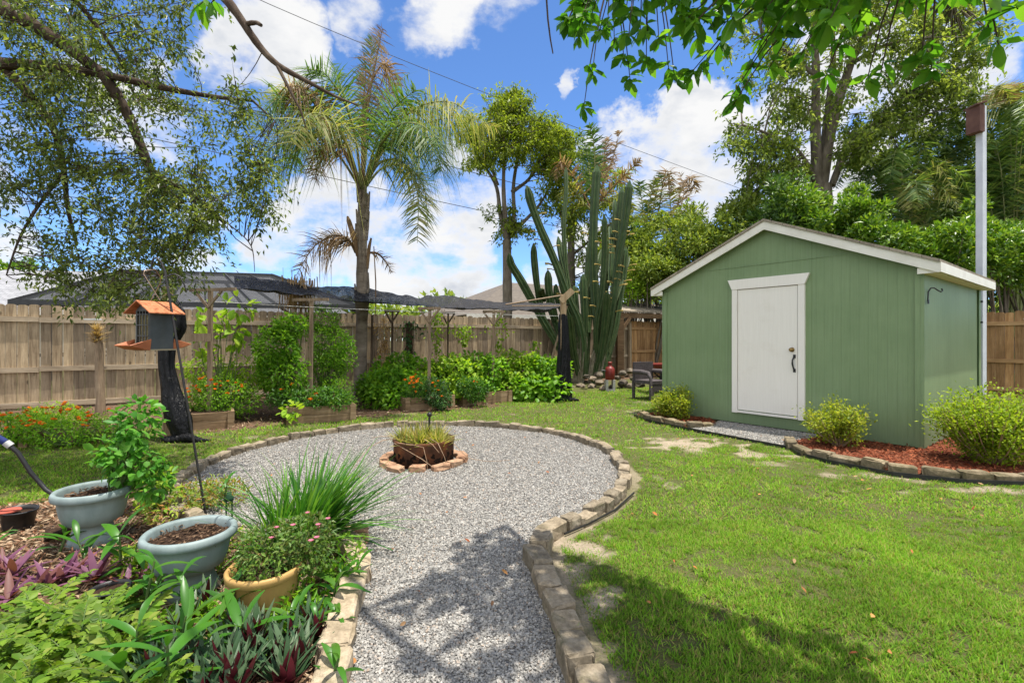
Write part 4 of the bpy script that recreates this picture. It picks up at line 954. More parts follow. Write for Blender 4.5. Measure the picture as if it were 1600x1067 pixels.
for sy in (-1, 1):
    g = Geo(); e, hh = .145, .115
    pr = [(0, bh+.075+.0), (0, bh+.067), (sy*e, bh-.025), (sy*e, bh-.017)]
    if sy < 0: pr = pr[::-1]
    g.poly([(a, z) for a, z in pr], -.135, .135, M=(np.array([[0,0,1],[1,0,0],[0,1,0]]), (0,0,0))); g.emit('roof', mrr, fd, local=True)
for sx in (-1, 1):
    g = Geo(); g.poly([(-bd/2, bh-.004), (bd/2, bh-.004), (0, bh+.055)], sx*bw/2-.004, sx*bw/2+.004, M=(np.array([[0,0,1],[1,0,0],[0,1,0]]), (0,0,0))); g.emit('gable', mgreyb, fd, local=True)
g = Geo(); g.poly([(-.11,-.08),(.11,-.08),(.11,.08),(-.11,.08)], -.012, -.001); g.emit('base_plate', m_noise('tan_metal', (.25,.20,.12), (.36,.30,.2)), fd, local=True)
for sx in (-1, 1):
    g = Geo(); c0 = sx*(bw/2+.06)
    V = np.array([[sx*bw/2,-.08,-.005],[sx*(bw/2+.09),-.055,.005],[sx*(bw/2+.09),.055,.005],[sx*bw/2,.08,-.005],[sx*bw/2,-.09,.075],[sx*(bw/2+.14),-.085,.032],[sx*(bw/2+.14),.085,.032],[sx*bw/2,.09,.075]])
    g.add(V, [[3,2,1,0],[0,1,5,4],[1,2,6,5],[2,3,7,6]]); o = g.emit('tray', mor, fd, local=True); m_ = o.modifiers.new('thickness', 'SOLIDIFY'); m_.thickness = .006
rw = [fc+np.array([-.135*math.cos(1.22), -.135*math.sin(1.22), bh+.075]), fc+np.array([.135*math.cos(1.22), .135*math.sin(1.22), bh+.075])]
g = Geo(); hk = P(237, 421, 3.70); g.tube([rw[0], P(208, 430, FY-.06), P(212, 425, FY-.05), hk, P(262, 432, FY+.04), P(268, 440, FY+.06), rw[1]], .0028, 5); g.emit('hanger', m_noise('copper_wire', (.28,.18,.12), (.4,.28,.2), 10, .4, .5, 0, metal=.6), fd)

# ================================================================== pots
mplan = m_noise('blue_grey_plastic', (.115,.145,.135), (.265,.32,.315), 6, .55, .28, .35, .004, mid=(.195,.245,.24), stretch=(1,1,.3))
def planter(label, c_, R, hh, mat, sx=1.0, sy=1.0):
    root = thing('garden_planter', label, 'planter', c_)
    g = Geo(); x, y = c_[:2]
    pr = [(R*.62,0),(R*.66,.012),(R*.60,.035*hh/.34),(R*.50,.09*hh/.34),(R*.47,.115*hh/.34),(R*.55,.125*hh/.34),(R*.72,.145*hh/.34),(R*.80,.19*hh/.34),(R*.85,.25*hh/.34),(R*.865,.285*hh/.34),(R*.90,.288*hh/.34),(R*.995,.295*hh/.34),(R*1.01,.308*hh/.34),(R*1.0,.330*hh/.34),(R*.96,.34*hh/.34),(R*.88,.337*hh/.34),(R*.85,.325*hh/.34),(R*.84,.29*hh/.34),(R*.80,.24*hh/.34)]
    g.lathe((x, y, 0), pr, 48, sx=sx, sy=sy); g.emit('bowl', mat, root)
    g = Geo(); n = 30; rr = np.linspace(0, R*.845, 9); an = np.arange(n)/n*2*math.pi
    Vx = rr[:, None]*np.cos(an)*sx; Vy = rr[:, None]*np.sin(an)*sy; Vz = hh*.86 + (fbm(Vx*14+x*7, Vy*14, 8, 3)-.5)*.05
    i = np.arange(8)[:, None]*n; j = np.arange(n)[None]; k = (j+1) % n; g.add(np.stack([Vx+x, Vy+y, Vz], -1), np.stack([i+j, i+n+j, i+n+k, i+k], -1).reshape(-1, 4), 0, 1)
    q = RNG.uniform(0, 1, 260)**.5*R*.8; a = RNG.uniform(0, 6.28, 260); g2 = Geo(); chips(g2, x+q*np.cos(a)*sx, y+q*np.sin(a)*sy, np.full(260, hh*.87)+RNG.uniform(0, .015, 260), RNG.uniform(.015, .05, 260), RNG.uniform(.005, .014, 260))
    g.emit('soil', m_soil, root); g2.emit('bark_chips', mlitd, root)['kind'] = 'stuff'
    return root
mlitd = m_leaf('dark_bark_chip', [(.035,.02,.013), (.075,.045,.028), (.14,.085,.055), (.22,.15,.10)], .05, .9, .1)
mlit = m_leaf('leaf_litter', [(.09,.058,.036), (.19,.122,.078), (.33,.235,.165), (.43,.345,.255), (.24,.10,.055), (.13,.09,.06)], .1, .85, .1)
PL1 = G(146, 846); PL2 = G(297, 922)
planter('blue grey footed planter with a leafy basil plant, behind the other one', PL1, .215, .36, mplan)
planter('blue grey footed planter with bare soil standing under the shepherd hook', PL2, .222, .33, mplan)
mter = m_noise('mustard_glaze', (.24,.135,.045), (.46,.29,.10), 7, .5, .3, .3, .004, mid=(.39,.238,.08), stretch=(1,1,.3))
PY = G(413, 962); yp = thing('flower_pot', 'mustard yellow plant pot with small leaved flowers beside the path', 'pot', PY)
g = Geo(); g.lathe((*PY[:2], 0), [(.118,0),(.128,.01),(.142,.10),(.155,.20),(.158,.205),(.170,.21),(.172,.24),(.165,.247),(.152,.245),(.147,.22),(.14,.17)], 40); g.emit('body', mter, yp)
g = Geo(); g.lathe((*PY[:2], 0), [(0,.215),(.08,.21),(.148,.20)], 24); g.emit('soil', m_soil, yp)
def nursery_pot(label, c_, r, h, tilt=0, disc=None):
    root = thing('nursery_pot', label, 'pot', c_); root.rotation_euler = (0, tilt, 0)
    g = Geo(); g.lathe((0,0,0), [(r*.78,0),(r*.98,h*.93),(r*1.05,h*.93),(r*1.05,h),(r*.96,h),(r*.92,h*.8),(r*.9,h*.6)], 30); g.emit('body', mblk, root, local=True)
    g = Geo(); g.lathe((0,0,0), [(0,h*.8),(r*.93,h*.78)], 24); g.emit('soil', m_soil, root, local=True)
    return root
bp_ = G(28, 827); nursery_pot('small black plastic pot with a red lid at the left edge', bp_, .10, .145, .06)
g = Geo(); g.lathe(bp_+np.array([-.02,-.04,.145]), [(0,.012),(.06,.01),(.068,.0),(0,-.004)], 20); tag(g.emit('plastic_lid', m_noise('faded_red', (.34,.07,.045), (.46,.12,.08)), origin=bp_), 'round faded red lid lying across the small black pot', 'lid')
nursery_pot('round black nursery pot half buried among the foreground leaves', G(172, 948), .085, .10)
g = Geo(); p = [P(-16, 678, 3.3), P(10, 692, 3.34), P(28, 707, 3.36), P(48, 738, 3.4), P(72, 765, 3.42), P(100, 783, 3.42), P(115, 800, 3.42)]
hs_ = thing('curved_pipe', 'curved black pipe with a blue end leaning in from the left', 'pipe', G(100, 850)); g.tube(p, .0145, 9); g.emit('tube', mblk, hs_)
g = Geo(); g.tube([P(-30, 668, 3.28), P(-14, 679, 3.3), P(8, 690.5, 3.338)], [.024,.024,.022], 10); g.emit('grip', m_noise('blue_plastic', (.012,.02,.09), (.03,.045,.16)), hs_)
g = Geo(); g.tube([P(9, 691, 3.34), P(17, 697, 3.35)], .0235, 10); g.emit('collar', m_noise('pale_metal', (.4,.4,.4), (.55,.55,.53), metal=.6), hs_)
b = G(90, 842); g = Geo(); rock(g, b+np.array([0,0,.035]), .085, 77, (1,.9,.55)); tag(g.emit('soil_clod', m_soil, origin=b), 'dark round clod of earth beside the foot of the rear planter', 'clod')
b = G(358, 812); st = thing('garden_spike', 'short dark green garden spike at the edge of the gravel', 'spike', b)  # plain green plastic spike, no lamp in it
g = Geo(); 
for sx in (-.022, .022): g.bar(b+np.array([sx,0,0]), b+np.array([sx,0,.16]), .008, .008)
g.emit('stake', m_noise('dark_green_plastic', (.008,.03,.014), (.018,.06,.026)), st)
g = Geo(); g.lathe(b+np.array([0,0,.145]), [(0,0),(.03,0),(.032,.02),(.02,.035),(.014,.06),(0,.065)], 14); g.emit('cap', m_noise('dark_green_plastic2', (.008,.03,.014), (.018,.06,.026)), st)
# short stack of brick offcuts at the path edge
for k in range(5):
    b = G(566, 838); g = Geo(); V, T = stone_mesh(.16, .075, .022, 90+k); g.add(V+np.array([b[0]-.01+RNG.normal(0,.006), b[1]-.12, .0+k*.023]), T); tag(g.emit('paving_slip', mst3, origin=b), 'thin reddish brick slip stacked beside the spiky grass clump', 'brick', 'brick slips stacked at the path edge')

# bird house pole behind the shed
xb, yb = P(1533, 530, 8.35)[0], 8.35
bh_ = thing('birdhouse_pole', 'tall white pole with a red brown nest box behind the shed', 'bird house', (xb, yb, 0))
g = Geo(); g.box((xb, yb, 2.68), (.10, .10, 5.36), rz=.3); g.emit('pole', m_noise('white_vinyl', (.46,.48,.53), (.62,.64,.68), 3, .5, .3, .1), bh_)
g = Geo(); g.box((xb-.12, yb-.02, 5.12), (.13, .2, .46), rz=.3); g.poly([(-.09,-.13),(.08,-.13),(.08,.13),(-.09,.13)], 5.35, 5.375, M=(np.array([[1,0,0],[0,1,0],[.25,0,1]]), (xb-.12, yb-.02, 0))); g.emit('nest_box', m_noise('red_brown_boards', (.085,.042,.034), (.15,.08,.06), 5), bh_)
# ================================================================== bedding plants
L_bright = m_leaf('bright_leaf', [(.08,.22,.013), (.15,.34,.022), (.25,.45,.034), (.11,.28,.018)], .52, .45, .3)
L_lime = m_leaf('lime_leaf', [(.15,.31,.02), (.26,.43,.035), (.36,.50,.05), (.12,.27,.02)], .5, .5, .25)
L_mid = m_leaf('mid_green_leaf', [(.03,.10,.014), (.06,.17,.022), (.11,.24,.03), (.04,.13,.02)], .45, .45, .3)
L_dark = m_leaf('dark_green_leaf', [(.02,.065,.018), (.04,.11,.026), (.07,.16,.034)], .35, .4, .35)
L_basil = m_leaf('basil_leaf', [(.05,.20,.02), (.09,.28,.03), (.15,.36,.05)], .45, .45, .3)
m_stem = m_noise('green_stem', (.06,.11,.03), (.12,.16,.05), 8, .7, .2, .1)
m_orange = m_leaf('orange_petal', [(.70,.18,.02), (.82,.30,.03), (.62,.10,.02)], .25, .6, .15, 1, .1)
m_pink = m_leaf('pink_petal', [(.5,.12,.2), (.6,.2,.3)], .3, .6, .1, 1, .1)

def ell_pts(n, c, r, rng=RNG, shell=.55):
    d = rdir(n, rng); q = rng.uniform(shell, 1, n)**.7
    return np.array(c) + d*q[:, None]*np.array(r), d
def leafball(g, c, r, n, L, Wd, rng=RNG, out=.6, droop=.25, big=False, up=.2, shell=.5, fold=.18):
    p, d = ell_pts(n, c, r, rng, shell)
    p = p + (fbm(p[:, 0]*6, p[:, 2]*6+p[:, 1]*4, 3, 2)-.5)[:, None]*d*np.mean(r)*.7
    p[:, 2] = np.maximum(p[:, 2], .01)
    ax = nrm(d*out + rdir(n, rng)*.7 + np.array([0, 0, up-droop])); upv = nrm(d*.6 + rdir(n, rng)*.5 + np.array([0, 0, .9]))
    g.leaves(p, ax, upv, L*rng.uniform(.6, 1.15, n), Wd*rng.uniform(.6, 1.15, n), droop=droop*.4, big=big, fold=fold)
    return p, d
def stems(g, base, tips, r0, r1, rng=RNG, bow=.1, n=4):
    for t_ in tips:
        m = (np.array(base)+t_)/2 + rng.normal(0, bow, 3)*np.linalg.norm(t_-base)*.5; s = np.linspace(0, 1, n)[:, None]
        pts = (1-s)**2*np.array(base) + 2*s*(1-s)*m + s*s*np.array(t_); g.tube(pts, np.linspace(r0, r1, n), 5)
BLOS = None
def blossom_mesh():
    g = Geo(); n = 26; a = RNG.uniform(0, 6.28, n); s = RNG.uniform(.1, 1.2, n); d = np.stack([np.cos(a)*s, np.sin(a)*s, np.full(n, .6)], -1)
    g.leaves(np.zeros((n, 3)), d, np.array([0,0,1.0]), .034, .02, fold=.2); o = g.emit('mesh_source', m_orange); me = o.data; bpy.data.objects.remove(o); return me
BLOS = blossom_mesh()
def bush(name, label, cat, base, blobs, mat, L, Wd, n, group=None, flowers=0, big=False, droop=.25, fsize=1.0, seed=None, stem_r=.012, up=.2, fold=.18):
    """blobs: (x, y, z, rx, ry, rz) offsets from the base"""
    rng = np.random.default_rng(zlib.crc32(label.encode()) % 9999 if seed is None else seed)
    root = thing(name, label, cat, base, group=group); g = Geo(); gs = Geo(); b = np.array(base, float); vol = np.array([bl[3]*bl[4]*bl[5] for bl in blobs])**.67; vol = vol/vol.sum(); allp = []
    for bl, v in zip(blobs, vol):
        k = max(6, int(n*v)); p, d = leafball(g, b+np.array(bl[:3]), bl[3:], k, L, Wd, rng, big=big, droop=droop, up=up, fold=fold)
        tips = p[rng.integers(0, len(p), min(9, 4+k//60))]; stems(gs, b+np.array([rng.normal(0,.03), rng.normal(0,.03), -.02]), tips, stem_r, stem_r*.3, rng); allp.append((p, d))
    g.emit('foliage', mat, root); gs.emit('stem', m_stem, root)
    if flowers:
        p = np.concatenate([q[0] for q in allp]); d = np.concatenate([q[1] for q in allp]); w_ = (d[:, 2]*1.1 - d[:, 1]*.8 + rng.normal(0, .4, len(d))); idx = np.argsort(-w_)[:flowers*3]; idx = rng.permutation(idx)[:flowers]
        for k in idx:
            o = bpy.data.objects.new('blossom', BLOS); COL.objects.link(o); o.parent = root; OFF[o.name] = OFF[root.name]
            o.location = tuple(p[k]+d[k]*.02+np.array([0,0,.015])-b); s_ = fsize*rng.uniform(.8, 1.35); o.scale = (s_, s_, s_); o.rotation_euler = (rng.normal(0, .4)+.35, rng.normal(0, .4), rng.uniform(0, 6))
    return root
def B(px, py, z=0.0, Y=None):
    p = G(px, py) if Y is None else P(px, py, Y); p[2] = z; return p

# marigolds and vegetables along the fence
bush('marigold_bush', 'orange flowering marigold bush spilling over the bed beside the black wrapped post', 'plant', B(345, 660, .15), [(0,0,.3,.4,.3,.34),(-.28,-.05,.2,.3,.25,.26),(.32,.1,.24,.32,.25,.3)], L_bright, .06, .022, 2600, flowers=30)
bush('leafy_plant', 'pale leafy plant arching behind the marigolds by the trellis post with the crossarm', 'plant', B(350, 646, .1, 8.3), [(-.35,0,.75,.4,.3,.28),(.3,.1,.72,.42,.3,.28),(0,0,.42,.5,.35,.3),(.75,.1,.55,.35,.3,.25)], L_lime, .11, .035, 1300, droop=.5)
bush('papaya_sapling', 'slender papaya sapling with big yellow green leaves beside the trellis crossarm', 'plant', B(345, 640, 0, 8.0), [(-.2,0,1.70,.2,.2,.24),(.25,.05,1.85,.28,.2,.2),(.2,0,1.40,.22,.2,.2),(-.25,0,1.3,.2,.2,.2)], L_lime, .19, .13, 110, big=True, droop=.5, stem_r=.010)
bush('tomato_plant', 'tall bright tomato plant left of the grey trellis post', 'plant', B(440, 650, .2, 8.3), [(0,0,.55,.40,.32,.4),(-.1,0,1.0,.42,.32,.4),(.08,.1,1.35,.32,.28,.25)], L_bright, .095, .04, 3800, droop=.4)
bush('tomato_plant', 'tall dark tomato plant just right of the grey trellis post', 'plant', B(510, 645, .2, 8.9), [(0,0,.6,.38,.3,.42),(.05,0,1.05,.45,.34,.42),(-.12,.1,1.5,.36,.28,.28),(.32,0,.85,.24,.24,.34)], L_bright, .075, .026, 4300, droop=.4)
bush('leafy_plant', 'dark low leafy plant filling the raised bed under the tomato plants', 'plant', B(485, 655, .22, 8.0), [(-.42,.1,.15,.32,.3,.18),(0,0,.14,.32,.3,.17),(.35,.0,.16,.32,.3,.2)], L_mid, .08, .035, 1900, flowers=5, fsize=1.2)
bush('leafy_plant', 'bright frothy bush at the right end of the tomato bed', 'plant', B(530, 648, .1, 8.3), [(0,0,.28,.26,.25,.34),(.1,-.1,.16,.22,.2,.22)], L_bright, .05, .016, 1500)
for px, py, lb in ((428, 668, 'pale green lettuce like leaf rosette at the left front of the tomato bed'), (520, 658, 'pale green leaf rosette hanging over the front of the tomato bed')):
    bush('leaf_rosette', lb, 'plant', B(px+32 if px < 500 else px-10, 660, .2, 7.62 if px < 500 else 8.05), [(0,-.08,.05,.13,.1,.12)], L_lime, .12, .07, 40, big=True, droop=.4)
bush('leafy_plant', 'dark clump of ferny leaves at the base of the palm trunk', 'plant', B(578, 628, 0, 10.2), [(0,0,.28,.3,.25,.3),(.3,0,.2,.3,.25,.22)], L_dark, .08, .03, 1300)
SPR = [(612,632,9.7,L_bright,'broad leaved squash bush right of the palm trunk',0,.62),(628,628,10.3,L_bright,'bright green bean bush behind the first trellis post beyond the palm',0,.85),(700,626,10.2,L_lime,'yellow green bean bush left of the middle trellis post',0,.80),
       (745,622,10.6,L_bright,'lush green bean bush around the middle trellis post',0,.85),(800,620,11.0,L_lime,'yellow green bushy plant right of the middle trellis post',0,.85),(845,621,11.1,L_bright,'bright broad leaved bush left of the right hand wrapped post',0,.8)]
for px, py, Y, mt, lb, fl, hh in SPR:
    bush('garden_bush', lb, 'bush', B(px, py, 0, Y), [(-.3,-.1,hh*.65,.42,.38,hh*.45),(.3,.0,hh*.7,.42,.38,hh*.48),(0,-.2,hh*.38,.55,.42,hh*.42),(0,.0,hh*1.02,.38,.3,hh*.25)], mt, .105, .065, 2600, group='leafy bushes in the garden bed', droop=.4, big=True)
bush('marigold_bush', 'marigold bush with a cluster of orange blooms in the bed right of the palm', 'plant', B(648, 640, .15, 9.2), [(0,0,.22,.3,.25,.22),(.1,-.1,.35,.2,.2,.2)], L_mid, .05, .02, 1100, flowers=20, fsize=1.15)
bush('leafy_plant', 'very dark leafy plant with few orange blooms hanging over the bed beyond the fire pit', 'plant', B(684, 640, .1, 9.2), [(0,0,.25,.28,.25,.3),(.1,-.1,.1,.22,.2,.16)], L_dark, .06, .03, 1300, flowers=5)
bush('leafy_plant', 'dark leafy plant hanging over the middle raised bed', 'plant', B(740, 634, .1, 9.7), [(0,0,.25,.35,.25,.25)], L_mid, .07, .035, 1100, flowers=2)
bush('garden_bush', 'pale broad leaved cucumber bush sprawling onto the lawn beside the right hand wrapped post', 'bush', B(838, 628, .0, 10.6), [(-.2,0,.25,.45,.3,.27),(.35,0,.25,.4,.3,.26)], L_bright, .13, .10, 700, big=True, droop=.4)
for px, py, Y, lb, mt, z0, zz in ((684,520,11.3,'thin yellowing vine climbing right of the first trellis post beyond the palm',L_lime,1.0,2.0),(780,500,11.6,'yellow green vine climbing the middle trellis post',L_lime,1.0,2.1),(600,540,11.4,'brown dried vine curtain hanging beside the palm trunk',None,.3,1.9),(640,530,11.5,'sparse dark vine on the dark brown post',L_dark,.9,1.8),(725,530,11.9,'small pale vine tuft clinging to strings right of the slim Y brace post',L_lime,1.2,1.7),(835,560,11.6,'tall pale sprig rising above the bushes',L_lime,.6,1.3)):
    b = B(px, py, 0, Y); root = thing('climbing_vine', lb, 'vine', b); g = Geo(); n = 420 if mt is None else 170; z = RNG.uniform(z0, zz, n); p = b + np.stack([RNG.normal(0, .16, n)*(.6+.4*np.sin(z*9)), RNG.normal(0, .08, n), z], -1)
    g.leaves(p, nrm(rdir(n)+np.array([0,0,-.9])), rdir(n)*.5+np.array([0,-.6,.5]), .085 if mt else .10, .05 if mt else .022); g.emit('foliage', mt or mstraw, root)
    g = Geo()
    for k in range(5): q = RNG.normal(0, .12, 2); g.tube([b+np.array([q[0]*.3, q[1]*.3, 0]), b+np.array([q[0]+.03, q[1]*.5, zz*.5]), b+np.array([q[0], q[1]*.3, zz+.05])], .005, 4)
    g.emit('stem', mtwig, root)
for px, py, lb, ww in ((22,690,'marigold plants trailing along the left edge of the photo',.42),(110,690,'low marigold mound with red orange blooms left of the dry tuft post',.46),(75,676,'pale marigold mound against the straw by the fence',.38)):
    bush('marigold_bush', lb, 'plant', B(px, py+8, .05), [(0,0,.18,ww,.34,.24),(ww*.6,.05,.16,ww*.6,.28,.2),(-ww*.6,.0,.16,ww*.6,.28,.2)], L_bright if px != 75 else L_lime, .055, .02, 2300, flowers=22)
# foreground plants
bush('basil_plant', 'leafy basil plant growing out of the rear planter', 'plant', PL1+np.array([.1,.05,.3]), [(.10,.05,.44,.15,.14,.13),(.04,0,.30,.15,.14,.12),(.15,0,.20,.16,.14,.12),(.24,.02,.06,.12,.12,.12),(.10,.08,.55,.11,.10,.09)], L_basil, .07, .042, 620, big=True, droop=.4, stem_r=.006)
bush('leafy_plant', 'light green seedling clump below the basil, right of the rear planter', 'plant', B(245, 800), [(0,0,.13,.16,.14,.13),(-.05,.1,.22,.12,.1,.1)], L_lime, .07, .035, 170, big=True)
bush('groundcover_plant', 'low yellow green groundcover with orange dead tips under the hook', 'plant', B(285, 806), [(0,0,.10,.24,.3,.1),(.15,.25,.09,.2,.25,.09),(-.1,.45,.08,.22,.2,.08)], m_leaf('mixed_groundcover', [(.16,.27,.03),(.26,.38,.05),(.30,.34,.06),(.42,.20,.07),(.12,.24,.03)], .3, .6), .05, .016, 1500, stem_r=.004)
bush('flowering_plant', 'small leaved plant with tiny pink blooms filling the mustard pot', 'plant', PY+np.array([0,0,.2]), [(0,0,.10,.16,.15,.11),(.12,.16,.12,.16,.16,.1),(.17,.10,.06,.13,.13,.09)], m_leaf('small_pot_leaf', [(.05,.12,.018),(.10,.20,.03),(.15,.25,.04),(.11,.09,.04)], .3), .032, .015, 2300, stem_r=.004)
for k in range(9):
    b = PY+np.array([RNG.uniform(-.1,.35), RNG.uniform(-.1,.25), RNG.uniform(.36,.44)]); g = Geo(); n = 10; a = np.arange(n)/n*6.28; g.leaves(np.repeat(b[None], n, 0), np.stack([np.cos(a), np.sin(a), np.full(n,.5)], -1), np.array([0,0,1.]), .017, .011); tag(g.emit('pink_blossom', m_pink, origin=b), 'tiny pink bloom among the small leaves over the mustard pot', 'flower', 'pink blooms over the mustard pot')

# spiky grass clump by the path
mlir = m_leaf('strap_leaf', [(.025,.11,.012), (.05,.18,.02), (.10,.26,.03), (.16,.31,.05)], .35, .4, .4)
b = B(466, 862); root = thing('grass_clump', 'big fountain of dark green strap leaves beside the gravel path', 'plant', b); g = Geo()
for k in range(9):
    a = RNG.uniform(0, 6.28); q = RNG.uniform(0, .17); c_ = b+np.array([math.cos(a)*q*1.3, math.sin(a)*q, 0]); n = 62
    az = RNG.normal(a, 1.1, n); s_ = np.abs(RNG.normal(.42, .38, n)); d = nrm(np.stack([np.cos(az)*s_+.2, np.sin(az)*s_, np.ones(n)], -1)); side = np.stack([-np.sin(az), np.cos(az), RNG.normal(0,.3,n)], -1); L = RNG.uniform(.4, .8, n)
    g.blades(c_+RNG.normal(0,.03,(n,3))*[1,1,0], d, side, L, RNG.uniform(.014,.025,n), np.stack([np.cos(az)*.35, np.sin(az)*.25, -RNG.uniform(.1,.75,n)*(s_+.25)], -1)*L[:, None], 5)
g.emit('foliage', mlir, root)

# broad strap leaved gingers
mgin = m_leaf('ginger_leaf', [(.035,.13,.012), (.065,.20,.018), (.03,.10,.012), (.12,.27,.03)], .35, .35, .4, 3, .15)
def ginger(px, py, hgt, nl, L, label, lean=0, seed=0):
    r = np.random.default_rng(seed); b = B(px, py); root = thing('ginger_plant', label, 'plant', b, group='broad leaved ginger shoots in the bed'); g = Geo(); gs = Geo()
    for q in range(max(1, nl//5)):
        o = b + np.array([r.normal(0,.05), r.normal(0,.05), 0]); top = o + np.array([lean*hgt+r.normal(0,.03), r.normal(0,.03), hgt*r.uniform(.7,1.05)]); gs.tube([o-np.array([0,0,.02]), (o+top)/2+r.normal(0,.01,3), top], [.009,.007,.004], 6)
        k = min(nl, 6)
        for j in range(k):
            t_ = .35+.65*j/max(1, k-1); p = o+(top-o)*t_; a = j*2.6+r.uniform(0,6) if j == 0 else a+2.5+r.normal(0,.4); el = r.uniform(.35, 1.2) if j < k-1 else 1.6
            ax = np.array([[math.cos(a), math.sin(a), el]]); ln = L*r.uniform(.7, 1.15); ln *= .86; w_ = ln*r.uniform(.17, .23)
            n = 7; s = np.linspace(0, 1, n); d = nrm(ax)[0]; bend = np.array([d[0]*.2, d[1]*.2, -r.uniform(.15,.6)])*ln
            c_ = p + d*ln*s[:, None] + bend*(s**2)[:, None]; sd_ = nrm(np.cross(d, [0,0,1.])) if abs(d[2]) < .98 else np.array([1.,0,0]); nn = np.cross(sd_, d); ww = w_*.5*np.sin(np.pi*np.clip(s*.93+.05, 0, 1))**.75
            V = np.concatenate([c_ - sd_*ww[:, None] + nn*(ww*.35)[:, None], c_, c_ + sd_*ww[:, None] + nn*(ww*.35)[:, None]]); i = np.arange(n-1)
            g.add2(V, [np.concatenate([np.stack([i, i+1, i+n+1, i+n], -1), np.stack([i+n, i+n+1, i+2*n+1, i+2*n], -1)])], 0, 1)
    g.emit('leaf_blades', mgin, root); gs.emit('stem', m_stem, root); return root
for q in [(185,905,.24,11,.26,'ginger shoots with long light leaves between the two planters',.0),(152,880,.16,6,.24,'ginger shoot leaning left in front of the rear planter',-.3),(18,862,.14,6,.20,'lone ginger shoot in front of the small black pot',.0),(238,960,.30,6,.20,'upright ginger shoot in front of the soil filled planter',.0),(268,965,.22,6,.20,'dark ginger shoot right against the soil filled planter',.1),
          (300,1030,.22,12,.26,'spreading ginger clump at the bottom between fern and red striped leaves',.1),(375,1040,.2,6,.26,'ginger shoot with a long upward leaf left of the mustard pot',.4),(505,940,.16,11,.20,'ginger shoots leaning over the pale edging stones',.2),(470,985,.14,11,.17,'ginger shoots in front of the mustard pot',.1),(545,912,.12,6,.15,'small ginger shoot right beside the brick slips',.1),(330,795,.2,6,.18,'small upright ginger shoot behind the hook rod at the gravel edge',.0),
          (215,1060,.26,6,.24,'ginger shoot at the bottom edge beside the fern',.0),(395,955,.1,6,.15,'short ginger shoot left of the mustard pot',-.1),(250,1110,.3,11,.28,'ginger clump below the fern at the very bottom',.0),(520,1075,.15,6,.18,'ginger shoot near the nearest edging stones',.1)]:
    ginger(*q[:5], q[5], q[6], seed=int(q[0]))

bush('leafy_plant', 'low bright green seedlings crowding round the foot of the front planter', 'plant', B(250, 905), [(0,0,.06,.2,.16,.07),(.2,.25,.06,.16,.2,.07),(-.2,.15,.05,.16,.16,.06)], L_lime, .05, .02, 900, stem_r=.003)
bush('leafy_plant', 'low green seedlings between the mustard pot and the pale edging stones', 'plant', B(500, 930), [(0,0,.06,.16,.2,.08),(-.05,-.25,.05,.16,.18,.07),(.02,.3,.07,.14,.2,.09)], L_bright, .05, .02, 900, stem_r=.003)
bush('leafy_plant', 'low mixed seedlings in front of the mustard pot', 'plant', B(400, 1000), [(0,0,.05,.22,.2,.07),(-.3,.05,.05,.2,.2,.06)], L_bright, .05, .022, 800, stem_r=.003)
for q in [(425,900,.16,6,.17,'ginger shoot leaning out from behind the mustard pot',.2),(330,1000,.22,6,.2,'ginger shoot with pale new leaf left of the oyster plants',-.1),(445,1005,.16,6,.17,'ginger shoot rising through the oyster plants',.1),(205,985,.24,6,.22,'ginger shoot by the half buried black pot',.1),(520,985,.12,6,.15,'little ginger shoot over the third near path stone',.2),(100,870,.14,6,.18,'small ginger shoot above the purple leaves',.1)]:
    ginger(*q[:5], q[5], q[6], seed=int(q[0]))
# moses in the cradle: stiff rosettes, green above, maroon beneath
t = NT('two_faced_leaf'); geo_ = t.n('ShaderNodeNewGeometry'); c1 = t.ramp(geo_.outputs['Random Per Island'], [(0, (.022,.055,.022)), (.6, (.05,.10,.04)), (1, (.12,.16,.09))]); c2 = t.ramp(geo_.outputs['Random Per Island'], [(0, (.10,.008,.018)), (1, (.24,.03,.05))])
m_two = t.done(t.pbr(t.mix(geo_.outputs['Backfacing'], c1, c2), .45, .35))
m_purp = m_leaf('purple_leaf', [(.085,.022,.062), (.15,.05,.105), (.23,.10,.17), (.16,.06,.035)], .3, .5, .3, 3, .2)
def rosette(name, label, cat, px, py, L, n, mat, group, seed, upr=.9, wd=.16, fold=.3, kk=3):
    r = np.random.default_rng(seed); b = B(px, py); g = Geo()
    for q in range(kk):
        o = b+np.array([r.normal(0,.06), r.normal(0,.06), 0])*(q > 0) + np.array([0,0,.03]); a = np.arange(n)*2.4+r.uniform(0,6); s = np.linspace(.25, 1.25, n)[::-1]; d = nrm(np.stack([np.cos(a)*s, np.sin(a)*s, np.full(n, upr)+r.normal(0,.15,n)], -1)); ln = L*r.uniform(.7, 1.1, n)
        side = nrm(np.cross(d, [0,0,1.])); nn = np.cross(side, d)
        for i in range(n):
            m = 5; tt = np.linspace(0, 1, m); ww = ln[i]*wd*.5*np.array([.8,1,.85,.55,.02]); c_ = o + d[i]*ln[i]*tt[:, None] + np.array([0,0,-.12])*ln[i]*(tt**2)[:, None]
            V = np.concatenate([c_+side[i]*ww[:, None]+nn[i]*(ww*fold)[:, None], c_, c_-side[i]*ww[:, None]+nn[i]*(ww*fold)[:, None]]); k = np.arange(m-1)
            g.add2(V, [np.concatenate([np.stack([k, k+1, k+m+1, k+m], -1), np.stack([k+m, k+m+1, k+2*m+1, k+2*m], -1)])], 0, 1)
    return tag(g.emit(name, mat, origin=b), label, cat, group)
k = 0
